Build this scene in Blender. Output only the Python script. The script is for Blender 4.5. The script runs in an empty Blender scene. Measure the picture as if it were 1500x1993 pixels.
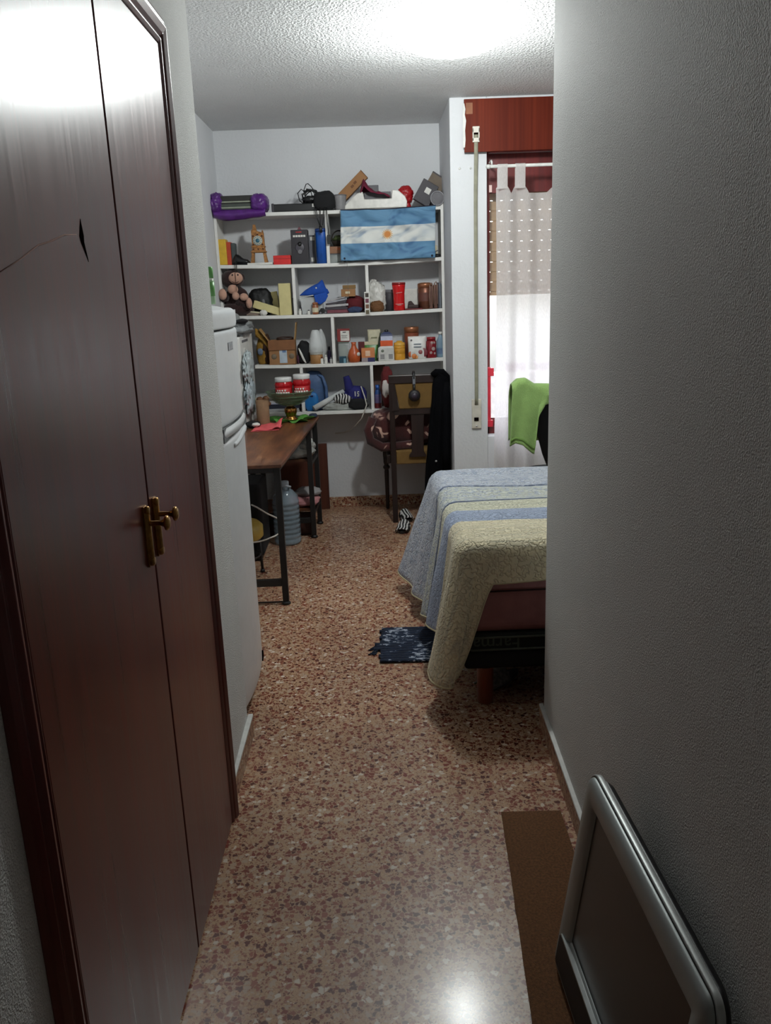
import bpy, bmesh, math, random
from mathutils import Vector, Matrix, noise as mnoise

C = bpy.context.scene.collection
S = bpy.context.scene
PI = math.pi
random.seed(7)

# ------------------------------------------------------------------ camera, world, lights, exposure
cd = bpy.data.cameras.new('camera')
cam = bpy.data.objects.new('camera', cd)
C.objects.link(cam)
cam.matrix_world = Matrix(((0.99922, 0.03870, -0.00821, 0.0),
                           (-0.01801, 0.25616, -0.96647, 0.0),
                           (-0.03530, 0.96586, 0.25666, 1.484),
                           (0, 0, 0, 1)))
cd.sensor_fit = 'HORIZONTAL'
cd.sensor_width = 36.0
cd.lens = 36.0 * 1600 / 1500
cd.clip_start = 0.02
S.camera = cam

w = bpy.data.worlds.new('daylight')
S.world = w
w.use_nodes = True
wn = w.node_tree
wn.nodes.clear()
sky = wn.nodes.new('ShaderNodeTexSky')
sky.sky_type = 'NISHITA'
sky.sun_disc = False
sky.sun_elevation = math.radians(38)
sky.sun_rotation = math.radians(200)
sky.dust_density = 3.0
bg = wn.nodes.new('ShaderNodeBackground')
bg.inputs['Strength'].default_value = 2.4
wo = wn.nodes.new('ShaderNodeOutputWorld')
hs = wn.nodes.new('ShaderNodeHueSaturation')
hs.inputs['Saturation'].default_value = 0.30
wn.links.new(sky.outputs[0], hs.inputs['Color'])
wn.links.new(hs.outputs[0], bg.inputs[0])
wn.links.new(bg.outputs[0], wo.inputs[0])

LAMP = (0.375, 3.75)
bl = bpy.data.lights.new('bulb', 'POINT')
bl.energy = 96.0
bl.color = (0.95, 1.0, 0.98)
bl.shadow_soft_size = 0.07
bulb = bpy.data.objects.new('bulb', bl)

S.view_settings.view_transform = 'Standard'
S.view_settings.look = 'None'
S.view_settings.exposure = -0.10
S.view_settings.gamma = 1.0
S.view_settings.use_curve_mapping = False
try:
    S.cycles.max_bounces = 10
    S.cycles.transparent_max_bounces = 16
    S.cycles.sample_clamp_indirect = 6.0
    S.cycles.use_denoising = True
except Exception:
    pass

# ------------------------------------------------------------------ materials
def lin(c):
    return tuple((v / 255 / 12.92) if v / 255 <= 0.04045 else ((v / 255 + 0.055) / 1.055) ** 2.4 for v in c) + (1.0,)

class NT:
    def __init__(s, name):
        s.m = bpy.data.materials.new(name)
        s.m.use_nodes = True
        s.t = s.m.node_tree
        s.t.nodes.clear()
        s.out = s.n('ShaderNodeOutputMaterial')
        s.b = s.n('ShaderNodeBsdfPrincipled')
        s.l(s.b, s.out, 'Surface')
    def n(s, typ, **kw):
        nd = s.t.nodes.new(typ)
        for k, v in kw.items():
            if k in nd.inputs:
                nd.inputs[k].default_value = v
            else:
                setattr(nd, k, v)
        return nd
    def l(s, a, b, bi=0, ao=0):
        s.t.links.new(a.outputs[ao], b.inputs[bi])
    def coord(s, scale=(1, 1, 1), loc=(0, 0, 0), kind='Object'):
        tc = s.n('ShaderNodeTexCoord')
        mp = s.n('ShaderNodeMapping')
        mp.inputs['Scale'].default_value = scale
        mp.inputs['Location'].default_value = loc
        s.l(tc, mp, 0, kind)
        return mp
    def noise(s, co, scale, detail=3.0, rough=0.55):
        nz = s.n('ShaderNodeTexNoise', Scale=scale, Detail=detail, Roughness=rough)
        if co: s.l(co, nz, 'Vector')
        return nz
    def ramp(s, src, stops, ao=0, interp='LINEAR'):
        r = s.n('ShaderNodeValToRGB')
        r.color_ramp.interpolation = interp
        e = r.color_ramp.elements
        while len(e) < len(stops): e.new(0.5)
        for el, (p, c) in zip(e, stops):
            el.position = p
            el.color = c if len(c) == 4 else lin(c)
        s.l(src, r, 0, ao)
        return r
    def mix(s, a, b, fac, mode='MIX', fo=0):
        m = s.n('ShaderNodeMix', data_type='RGBA', blend_type=mode)
        for sk, v in ((6, a), (7, b)):
            if isinstance(v, tuple): m.inputs[sk].default_value = v
            else: s.t.links.new(v.outputs[2 if v.bl_idname == 'ShaderNodeMix' else 0], m.inputs[sk])
        if isinstance(fac, (int, float)): m.inputs[0].default_value = fac
        else: s.t.links.new(fac.outputs[fo], m.inputs[0])
        return m
    def col(s, nd):
        s.t.links.new(nd.outputs[2 if nd.bl_idname == 'ShaderNodeMix' else 0], s.b.inputs['Base Color'])
    def bump(s, h, dist, strength=1.0, ho=0):
        bp = s.n('ShaderNodeBump', Strength=strength, Distance=dist)
        s.l(h, bp, 'Height', ho)
        s.l(bp, s.b, 'Normal')
        return bp

_mats = {}
def mat(name, rgb, rough=0.6, metal=0.0, var=0.12, vs=25.0, bump=0.0, bs=60.0, coat=0.0, trans=0.0, alpha=1.0, spec=None, sheen=0.0):
    if name in _mats: return _mats[name]
    k = NT(name)
    co = k.coord()
    nz = k.noise(co, vs)
    c = lin(rgb)
    lo = tuple(v * (1 - var) for v in c[:3]) + (1,)
    hi = tuple(min(1, v * (1 + var)) for v in c[:3]) + (1,)
    k.col(k.ramp(nz, [(0.3, lo), (0.7, hi)]))
    b = k.b.inputs
    b['Roughness'].default_value = rough
    b['Metallic'].default_value = metal
    b['Coat Weight'].default_value = coat
    b['Coat Roughness'].default_value = 0.1
    b['Transmission Weight'].default_value = trans
    b['Alpha'].default_value = alpha
    b['Sheen Weight'].default_value = sheen
    if spec is not None: b['Specular IOR Level'].default_value = spec
    if bump: k.bump(k.noise(co, bs, 4.0), bump)
    _mats[name] = k.m
    return k.m

def mat_plaster(name, rgb, dist, scale=95.0):
    k = NT(name)
    co = k.coord()
    nz = k.noise(co, scale, 2.5, 0.5)
    big = k.noise(co, 2.2, 4.0)
    c = lin(rgb)
    lo = tuple(v * 0.93 for v in c[:3]) + (1,)
    k.col(k.ramp(big, [(0.3, lo), (0.7, c)]))
    rp = k.ramp(nz, [(0.38, (0, 0, 0, 1)), (0.66, (1, 1, 1, 1))])
    k.bump(rp, dist)
    k.b.inputs['Roughness'].default_value = 0.75
    k.b.inputs['Specular IOR Level'].default_value = 0.3
    return k.m

def mat_terrazzo(name, gloss=True):
    k = NT(name)
    co = k.coord()
    wob = k.noise(co, 90.0, 2.0)
    add = k.n('ShaderNodeMixRGB', blend_type='ADD')
    add.inputs[0].default_value = 0.012
    k.t.links.new(co.outputs[0], add.inputs[1]); k.t.links.new(wob.outputs[1], add.inputs[2])
    def layer(scale, stops, thr):
        v = k.n('ShaderNodeTexVoronoi', Scale=scale, Randomness=1.0); k.l(add, v, 'Vector')
        e = k.n('ShaderNodeTexVoronoi', Scale=scale, Randomness=1.0, feature='DISTANCE_TO_EDGE'); k.l(add, e, 'Vector')
        sep = k.n('ShaderNodeSeparateColor'); k.l(v, sep, 0, 1)
        cr = k.ramp(sep, stops, 0, 'CONSTANT')
        has = k.n('ShaderNodeMath', operation='GREATER_THAN'); k.t.links.new(sep.outputs[1], has.inputs[0]); has.inputs[1].default_value = thr
        inside = k.ramp(e, [(0.05, (0, 0, 0, 1)), (0.13, (1, 1, 1, 1))])
        f = k.n('ShaderNodeMath', operation='MULTIPLY'); k.l(has, f, 0); k.l(inside, f, 1)
        return cr, f
    fine = k.noise(co, 210.0, 3.0, 0.7)
    base = k.ramp(fine, [(0.28, (152, 118, 92)), (0.5, (186, 154, 124)), (0.72, (206, 180, 150))])
    c1, f1 = layer(150.0, [(0.0, (138, 84, 66)), (0.4, (176, 146, 126)), (0.62, (104, 54, 42)), (0.8, (192, 172, 152))], 0.38)
    m1 = k.mix(base, c1, f1)
    c2, f2 = layer(74.0, [(0.0, (126, 58, 44)), (0.30, (88, 38, 30)), (0.50, (148, 92, 74)), (0.68, (186, 166, 146)), (0.88, (214, 206, 194))], 0.50)
    m2 = k.mix(m1, c2, f2)
    mot = k.noise(co, 1.7, 3.0)
    mm = k.ramp(mot, [(0.35, (228, 220, 214)), (0.65, (255, 250, 244))])
    m3 = k.mix(m2, mm, 1.0, 'MULTIPLY')
    # hairline joints of the 40 cm tiles
    br = k.n('ShaderNodeTexBrick', offset=0.0, squash=1.0)
    br.inputs['Scale'].default_value = 1.0
    br.inputs['Brick Width'].default_value = 0.4
    br.inputs['Row Height'].default_value = 0.4
    br.inputs['Mortar Size'].default_value = 0.0009
    br.inputs['Mortar Smooth'].default_value = 0.2
    co2 = k.coord(loc=(0.07, 0.1, 0)); k.l(co2, br, 'Vector')
    jf = k.n('ShaderNodeMath', operation='MULTIPLY'); k.l(br, jf, 0, 1); jf.inputs[1].default_value = 0.35
    k.col(k.mix(m3, lin((120, 96, 82)), jf))
    b = k.b.inputs
    b['Roughness'].default_value = 0.42
    b['Specular IOR Level'].default_value = 0.35
    if gloss:
        rz = k.noise(co, 3.0, 4.0)
        rr = k.ramp(rz, [(0.3, (0.30, 0.30, 0.30, 1)), (0.7, (0.40, 0.40, 0.40, 1))])
        k.l(rr, k.b, 'Roughness')
        b['Coat Weight'].default_value = 0.28
        b['Coat Roughness'].default_value = 0.17
        k.bump(k.noise(co, 14.0, 3.0), 0.0006)
    return k.m

def mat_wood(name, dark, light, stretch=(60, 60, 1.5), rough=0.4, coat=0.0, coat_r=0.15, bump=0.0003, rvar=0.0):
    k = NT(name)
    co = k.coord(scale=stretch)
    nz = k.noise(co, 1.0, 5.0, 0.6)
    big = k.noise(k.coord(scale=tuple(max(0.4, v * 0.06) for v in stretch)), 1.0, 2.0)
    r1 = k.ramp(nz, [(0.28, dark), (0.72, light)])
    r2 = k.ramp(big, [(0.3, (200, 190, 190)), (0.7, (255, 255, 255))])
    k.col(k.mix(r1, r2, 1.0, 'MULTIPLY'))
    b = k.b.inputs
    b['Roughness'].default_value = rough
    b['Coat Weight'].default_value = coat
    b['Coat Roughness'].default_value = coat_r
    if rvar:
        g = k.ramp(nz, [(0.3, (rough - rvar,) * 3 + (1,)), (0.7, (rough + rvar,) * 3 + (1,))])
        k.l(g, k.b, 'Roughness')
    if bump: k.bump(nz, bump)
    return k.m

# ------------------------------------------------------------------ mesh helpers
class MB:
    def __init__(s): s.v = []; s.f = []; s.sm = []
    def add(s, vs, fs, smooth=False):
        o = len(s.v)
        s.v += [tuple(v) for v in vs]
        s.f += [tuple(i + o for i in f) for f in fs]
        s.sm += [smooth] * len(fs)
        return s
    def box(s, c, d, rot=None):
        vs = []
        for x in (-.5, .5):
            for y in (-.5, .5):
                for z in (-.5, .5):
                    p = Vector((x * d[0], y * d[1], z * d[2]))
                    if rot is not None: p = rot @ p
                    vs.append(p + Vector(c))
        return s.add(vs, [(0, 1, 3, 2), (4, 6, 7, 5), (0, 4, 5, 1), (2, 3, 7, 6), (0, 2, 6, 4), (1, 5, 7, 3)])
    def b2(s, x0, x1, y0, y1, z0, z1):
        return s.box(((x0 + x1) / 2, (y0 + y1) / 2, (z0 + z1) / 2), (abs(x1 - x0), abs(y1 - y0), abs(z1 - z0)))
    def lathe(s, prof, c=(0, 0, 0), seg=24, axis=None, caps=True):
        # prof: list of (r, h); axis: direction of h
        A = Vector((0, 0, 1)) if axis is None else Vector(axis).normalized()
        q = Vector((0, 0, 1)).rotation_difference(A).to_matrix()
        vs = []; fs = []
        for r, h in prof:
            for i in range(seg):
                a = 2 * PI * i / seg
                vs.append(q @ Vector((r * math.cos(a), r * math.sin(a), h)) + Vector(c))
        for j in range(len(prof) - 1):
            for i in range(seg):
                k = (i + 1) % seg
                fs.append((j * seg + i, j * seg + k, (j + 1) * seg + k, (j + 1) * seg + i))
        if caps:
            fs.append(tuple(range(seg - 1, -1, -1)))
            fs.append(tuple((len(prof) - 1) * seg + i for i in range(seg)))
        return s.add(vs, fs, True)
    def cyl(s, p0, p1, r0, r1=None, seg=16):
        p0 = Vector(p0); p1 = Vector(p1)
        return s.lathe([(r0, 0), (r0 if r1 is None else r1, (p1 - p0).length)], p0, seg, p1 - p0)
    def tube(s, pts, r, seg=8):
        pts = [Vector(p) for p in pts]
        vs = []; fs = []
        n = None
        for i, p in enumerate(pts):
            t = (pts[min(i + 1, len(pts) - 1)] - pts[max(i - 1, 0)]).normalized()
            if n is None:
                n = t.orthogonal().normalized()
            n = (n - t * n.dot(t)).normalized()
            b = t.cross(n)
            rr = r(i / (len(pts) - 1)) if callable(r) else r
            for k in range(seg):
                a = 2 * PI * k / seg
                vs.append(p + n * rr * math.cos(a) + b * rr * math.sin(a))
        for i in range(len(pts) - 1):
            for k in range(seg):
                k2 = (k + 1) % seg
                fs.append((i * seg + k, i * seg + k2, (i + 1) * seg + k2, (i + 1) * seg + k))
        fs.append(tuple(range(seg - 1, -1, -1)))
        fs.append(tuple((len(pts) - 1) * seg + k for k in range(seg)))
        return s.add(vs, fs, True)
    def grid(s, fn, nu, nv, smooth=True, flip=False):
        vs = [fn(i / nu, j / nv) for i in range(nu + 1) for j in range(nv + 1)]
        fs = []
        for i in range(nu):
            for j in range(nv):
                q = (i * (nv + 1) + j, (i + 1) * (nv + 1) + j, (i + 1) * (nv + 1) + j + 1, i * (nv + 1) + j + 1)
                fs.append(q[::-1] if flip else q)
        return s.add(vs, fs, smooth)
    def blob(s, c, r, amp=0.15, freq=2.5, seed=0.0, seg=28, rings=18, flat=None, p=2.0, ridge=0.0):
        if ridge: seg, rings = max(seg, 44), max(rings, 30)
        # crumpled closed body: a superellipsoid pushed in and out, its underside flattened at z = flat
        vs = []; fs = []
        for j in range(rings + 1):
            th = PI * j / rings
            for i in range(seg):
                a = 2 * PI * i / seg
                d = Vector((math.sin(th) * math.cos(a), math.sin(th) * math.sin(a), math.cos(th)))
                if p != 2.0:
                    k = (abs(d.x) ** p + abs(d.y) ** p + abs(d.z) ** p) ** (-1 / p)
                    d = d * k
                q = d * freq + Vector((seed * 3.1, seed * 1.7, seed))
                n = mnoise.noise(q) + 0.5 * mnoise.noise(q * 2.3) + 0.3 * abs(mnoise.noise(q * 4.1))
                if ridge:
                    n += ridge * ((1 - 2.4 * abs(mnoise.noise(q * 1.5 + Vector((7, 3, 1))))) + .6 * (1 - 2.4 * abs(mnoise.noise(q * 3.1))))
                f = 1 + amp * n
                v = Vector((d.x * r[0] * f, d.y * r[1] * f, d.z * r[2] * f)) + Vector(c)
                if flat is not None and v.z < flat: v.z = flat
                vs.append(v)
        for j in range(rings):
            for i in range(seg):
                k = (i + 1) % seg
                fs.append((j * seg + i, (j + 1) * seg + i, (j + 1) * seg + k, j * seg + k))
        return s.add(vs, fs, True)
    def prism(s, poly, z0, z1, tf=None):
        n = len(poly)
        vs = [Vector((x, y, z0)) for x, y in poly] + [Vector((x, y, z1)) for x, y in poly]
        if tf: vs = [tf(v) for v in vs]
        fs = [tuple(range(n - 1, -1, -1)), tuple(range(n, 2 * n))]
        fs += [(i, (i + 1) % n, n + (i + 1) % n, n + i) for i in range(n)]
        return s.add(vs, fs)
    def loft(s, rings, smooth=True, caps=True):
        n = len(rings[0]); vs = [p for r in rings for p in r]; fs = []
        for j in range(len(rings) - 1):
            for i in range(n):
                k = (i + 1) % n
                fs.append((j * n + i, j * n + k, (j + 1) * n + k, (j + 1) * n + i))
        if caps:
            fs.append(tuple(range(n - 1, -1, -1))); fs.append(tuple((len(rings) - 1) * n + i for i in range(n)))
        return s.add(vs, fs, smooth)

def front(v):            # prism drawn in (x, z), extruded along y
    return Vector((v.x, v.z, v.y))
def side(v):             # prism drawn in (y, z), extruded along x
    return Vector((v.z, v.x, v.y))

def obj(name, mb, m, parent=None, loc=None, bevel=0.0, seg=2, thick=0.0, rot=None, label=None, sub=0, fix=True):
    me = bpy.data.meshes.new(name)
    off = Vector((0, 0, 0)) if loc is None else Vector(loc)
    me.from_pydata([tuple(Vector(v) - off) for v in mb.v], [], mb.f)
    me.polygons.foreach_set('use_smooth', mb.sm)
    if fix:
        bm = bmesh.new(); bm.from_mesh(me)
        bmesh.ops.recalc_face_normals(bm, faces=bm.faces)
        bm.to_mesh(me); bm.free()
    me.materials.append(m)
    o = bpy.data.objects.new(name, me)
    C.objects.link(o)
    if parent is not None: o.parent = parent
    else: o.location = off
    if rot is not None: o.rotation_euler = rot
    if thick:
        md = o.modifiers.new('thickness', 'SOLIDIFY'); md.thickness = thick; md.offset = 0
    if bevel:
        md = o.modifiers.new('edges', 'BEVEL'); md.width = bevel; md.segments = seg; md.limit_method = 'ANGLE'
        md.angle_limit = math.radians(40); md.harden_normals = False
    if sub:
        md = o.modifiers.new('smooth', 'SUBSURF'); md.levels = sub; md.render_levels = sub
    if label: o['label'] = label
    return o

def tag(o, label, cat, group=None):
    o['label'] = label; o['category'] = cat
    if group: o['group'] = group
    return o

def thing(name, label, cat, loc=(0, 0, 0), rot=(0, 0, 0), group=None):
    o = bpy.data.objects.new(name, None)
    o.empty_display_size = 0.05
    C.objects.link(o)
    o.location = loc; o.rotation_euler = rot
    return tag(o, label, cat, group)

def struct(name, mb, m, parent=None, **kw):
    o = obj(name, mb, m, parent, **kw)
    if parent is None: o['kind'] = 'structure'
    return o

def copy_thing(o, loc, rot, label, group=None):
    c = o.copy(); C.objects.link(c)
    c.location = loc; c.rotation_euler = rot; c['label'] = label
    if group: c['group'] = group
    for ch in list(o.children):
        d = ch.copy(); C.objects.link(d); d.parent = c
        for g in list(ch.children):
            e = g.copy(); C.objects.link(e); e.parent = d
    return c

def text_mesh(body, size, depth, align='CENTER'):
    cu = bpy.data.curves.new('lettering', 'FONT')
    cu.body = body; cu.size = size; cu.extrude = depth; cu.align_x = align; cu.align_y = 'CENTER'
    t = bpy.data.objects.new('lettering', cu); C.objects.link(t)
    dg = bpy.context.evaluated_depsgraph_get()
    me = bpy.data.meshes.new_from_object(t.evaluated_get(dg))
    bpy.data.objects.remove(t); bpy.data.curves.remove(cu)
    return me

def lettering(body, size, depth, m, parent, loc, rot):
    me = text_mesh(body, size, depth)
    me.materials.clear(); me.materials.append(m)
    o = bpy.data.objects.new('lettering', me); C.objects.link(o)
    o.parent = parent; o.location = loc; o.rotation_euler = rot
    return o

def nz(x, y, z, f=1.0):
    return mnoise.noise(Vector((x * f, y * f, z * f)))
def lerp(a, b, t): return a + (b - a) * t
def pl(x, pts):          # piecewise linear
    if x <= pts[0][0]: return pts[0][1]
    for (a, va), (b, vb) in zip(pts, pts[1:]):
        if x <= b: return va + (vb - va) * (x - a) / (b - a)
    return pts[-1][1]
def sstep(t): t = max(0, min(1, t)); return t * t * (3 - 2 * t)

# ------------------------------------------------------------------ room shell
CEIL = 2.54
m_wall = mat_plaster('textured_grey_plaster', (214, 214, 211), 0.0018, 290.0)
m_wall2 = mat_plaster('smooth_white_paint', (214, 215, 218), 0.0006, 60.0)
m_ceil = mat_plaster('textured_white_ceiling', (226, 227, 227), 0.0036, 92.0)
m_terr = mat_terrazzo('polished_terrazzo')
m_skirt = mat_terrazzo('terrazzo_skirting', False)
m_paint = mat('white_paint_edge', (208, 208, 204), 0.6)

struct('floor', MB().b2(-1.5, 3.3, -1.2, 6.0, -0.1, 0.0), m_terr)
struct('ceiling', MB().b2(-1.5, 3.3, -1.2, 6.0, CEIL, CEIL + 0.1), m_ceil)
struct('wall_back', MB().b2(-1.4, 0.75, 5.80, 5.92, 0, CEIL), m_wall2)
struct('wall_left', MB().b2(-1.1, -0.98, 2.5, 5.80, 0, CEIL), m_wall2)
DY0, DY1, DZ = 0.985, 2.09, 2.075            # closet opening in the corridor's left wall
cw = MB()
cw.b2(-0.98, -0.475, -1.2, DY0, 0, CEIL).add([(x, y, z) for z in (0, CEIL) for x, y in ((-0.98, DY1), (-0.475, DY1), (-0.475, 2.16), (-0.484, 2.59), (-0.98, 2.59))], [(4, 3, 2, 1, 0), (5, 6, 7, 8, 9), (0, 1, 6, 5), (1, 2, 7, 6), (2, 3, 8, 7), (3, 4, 9, 8), (4, 0, 5, 9)]).b2(-0.98, -0.475, DY0, DY1, DZ, CEIL)
cw.b2(-1.1, -0.98, -1.2, 2.5, 0, CEIL)
struct('wall_corridor_left', cw, m_wall)
rw = MB()
def rwx(y): return 0.549 - 0.03 * (2.59 - y)
rw.add([(rwx(-1.2), -1.2, 0), (rwx(2.59), 2.59, 0), (3.2, 2.59, 0), (3.2, -1.2, 0),
        (rwx(-1.2), -1.2, CEIL), (rwx(2.59), 2.59, CEIL), (3.2, 2.59, CEIL), (3.2, -1.2, CEIL)],
       [(0, 1, 2, 3), (4, 7, 6, 5), (0, 4, 5, 1), (1, 5, 6, 2), (2, 6, 7, 3), (3, 7, 4, 0)])
struct('wall_corridor_right', rw, m_wall, bevel=0.006)
struct('wall_right', MB().b2(3.1, 3.2, 2.59, 5.3, 0, CEIL), m_wall2)
struct('wall_front', MB().b2(-1.5, 3.3, -1.3, -1.2, 0, CEIL), m_wall)
WX0, WX1, WZ0, WZ1 = 0.70, 1.95, 0.60, 2.31    # window opening
ww = MB()
ww.b2(0.488, WX0, 5.08, 5.80, 0, CEIL).b2(WX0, WX1, 5.08, 5.36, 0, WZ0).b2(WX1, 3.2, 5.08, 5.36, 0, CEIL)
ww.b2(WX0, WX1, 5.08, 5.36, WZ1, CEIL)
struct('wall_window', ww, m_wall2, bevel=0.004)

# skirting boards
bb = MB().b2(-0.98, 0.488, 5.787, 5.80, 0, 0.072)
struct('baseboard_back', bb, m_skirt)
bl_ = MB().b2(-0.484, -0.468, 2.17, 2.604, 0, 0.072).b2(-0.98, -0.468, 2.59, 2.604, 0, 0.072)
o = struct('baseboard_left', bl_, m_skirt)
obj('painted_top', MB().b2(-0.4835, -0.466, 2.17, 2.606, 0.072, 0.082), m_paint, o, bevel=0.002)
br_ = MB()
ang = math.atan(0.03)
for nm, z0, z1, t in (('s', 0, 0.068, 0.013),):
    br_.add([(rwx(y) - e, y, z) for y in (-1.2, 2.604) for e in (0, t) for z in (z0, z1)],
            [(0, 1, 3, 2), (4, 6, 7, 5), (0, 4, 5, 1), (2, 3, 7, 6), (0, 2, 6, 4), (1, 5, 7, 3)])
o = struct('baseboard_right', br_, m_skirt)
pt = MB().add([(rwx(y) - e, y, z) for y in (-1.2, 2.604) for e in (0, 0.014) for z in (0.068, 0.078)],
              [(0, 1, 3, 2), (4, 6, 7, 5), (0, 4, 5, 1), (2, 3, 7, 6), (0, 2, 6, 4), (1, 5, 7, 3)])
obj('painted_top', pt, m_paint, o, bevel=0.002)

# ------------------------------------------------------------------ closet with double doors
m_mahog = mat_wood('dark_mahogany_varnish', (86, 28, 22), (116, 43, 34), (45, 70, 0.9), 0.31, 0.10, 0.26, 0.00005, 0.04)
m_mahog.node_tree.nodes['Principled BSDF'].inputs['Specular IOR Level'].default_value = 0.30
m_mahog2 = mat_wood('mahogany_moulding', (84, 28, 26), (112, 42, 38), (70, 70, 1.2), 0.32, 0.2, 0.14, 0.0001)
m_brass = mat('antique_brass', (150, 112, 62), 0.28, 1.0, 0.3, 60)
m_gap = mat('dark_recess', (14, 7, 6), 0.95, spec=0.0)
cl = thing('built_in_closet', 'dark mahogany built-in closet with double doors and brass knobs in the corridor wall', 'closet', (-0.475, 1.54, 0))
L0 = cl.location
def cobj(n, mb, m, parent=cl, **k): return obj(n, mb, m, parent, loc=L0, **k)
cobj('inner_box', MB().b2(-0.96, -0.95, DY0 + .01, DY1 - .01, 0.005, DZ - .01).b2(-0.95, -0.50, DY0 + .006, DY0 + .012, 0.005, DZ - .01).b2(-0.95, -0.50, DY1 - .012, DY1 - .006, 0.005, DZ - .01), m_gap)
SEAM = 1.617
d1 = cobj('door', MB().b2(-0.487, -0.463, DY0 + 0.016, SEAM - 0.0035, 0.006, DZ - 0.018), m_mahog, bevel=0.003)
d2 = cobj('door', MB().b2(-0.487, -0.463, SEAM + 0.0035, DY1 + 0.012, 0.006, DZ - 0.018), m_mahog, bevel=0.003)
# stepped moulding: cross-section (distance outward from the opening, proud of the wall)
sec = [(0.0, 0.0), (0.0, 0.012), (0.010, 0.018), (0.016, 0.012), (0.024, 0.020), (0.040, 0.026), (0.050, 0.017), (0.055, 0.019), (0.068, 0.012), (0.074, 0.0)]
def frame_ring():
    y0, y1, z1 = DY0 + 0.014, DY1 + 0.014, DZ - 0.016
    rings = []
    for cy, cz, dy, dz in ((y0, 0.0, -1, 0), (y0, z1, -1, 1), (y1, z1, 1, 1), (y1, 0.0, 1, 0)):
        rings.append([Vector((-0.4752 + p * 1.0, cy + dy * d, cz + dz * d)) for d, p in sec])
    return rings
cobj('frame_moulding', MB().loft(frame_ring(), smooth=False), m_mahog2, bevel=0.002)
for nm, yk, zc, dd in (('a', SEAM - 0.042, 1.035, d1), ('b', SEAM + 0.030, 1.035, d2)):
    pm = MB().prism([(yk - .011, zc - .062), (yk + .011, zc - .062), (yk + .011, zc + .062), (yk - .011, zc + .062)], -0.464, -0.459, side)
    pm.cyl((-0.4605, yk, zc - .050), (-0.4605, yk, zc + .050), 0.0098)
    pm.lathe([(0.010, 0), (0.010, 0.010), (0.007, 0.013)], (-0.4635, yk, zc + .052), 12, (1, 0, 0))
    pm.lathe([(0.010, 0), (0.010, 0.010), (0.007, 0.013)], (-0.4635, yk, zc - .052), 12, (1, 0, 0))
    hp = cobj('handle_plate', pm, m_brass, dd, bevel=0.001)
    kz = zc + .026
    cobj('knob', MB().lathe([(0.0075, 0), (0.0055, 0.008), (0.005, 0.026), (0.008, 0.034), (0.0150, 0.037), (0.0155, 0.041), (0.011, 0.045), (0.002, 0.0465)], (-0.459, yk, kz), 16, (1, 0, 0)), m_brass, dd)
cobj('gash', MB().prism([(1.412, 1.618), (1.398, 1.590), (1.403, 1.580), (1.428, 1.552), (1.417, 1.582), (1.419, 1.592)], -0.4634, -0.4624, side), m_gap, d1, label='dark splintered gash in the veneer')
scr = [(1.07, 1.524), (1.15, 1.545), (1.22, 1.567), (1.27, 1.575), (1.33, 1.588), (1.385, 1.592)]
cobj('scratch', MB().tube([(-0.4629, y, z) for y, z in scr], lambda t: 0.0007 + 0.0006 * math.sin(PI * t), 6), mat('pale_scratch', (200, 168, 160), 0.9, spec=0.0), d1, label='pale scratch line')

# ------------------------------------------------------------------ fridge
m_fr = mat('white_enamel', (205, 207, 208), 0.32, var=0.03)
m_frd = mat('grey_rubber_seal', (96, 98, 98), 0.6)
FY0, FY1, FX = 2.635, 3.135, -0.488
fr = thing('fridge', 'tall white two-door fridge with moulded handles beyond the corridor corner', 'fridge', (-0.75, 2.88, 0))
L0 = fr.location
def fob(n, mb, m, parent=fr, **k): return obj(n, mb, m, parent, loc=L0, **k)
fob('cabinet', MB().b2(-0.965, -0.545, FY0, FY1, 0.05, 1.445), m_fr, bevel=0.008)
fob('top_cover', MB().grid(lambda u, v: (lerp(-0.955, FX - .026 + .020 * (1 - (2 * v - 1) ** 2), u), lerp(FY0, FY1, v), 1.445 + 0.022 * (1 - abs(2 * u - 1) ** 6) * (1 - abs(2 * v - 1) ** 8)), 20, 20).b2(-.955, -.50, FY0 + .002, FY1 - .002, 1.40, 1.447), m_fr)
fob('seal', MB().b2(-0.546, -0.535, FY0 + .006, FY1 - .006, 0.07, 1.39), m_frd)
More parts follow.
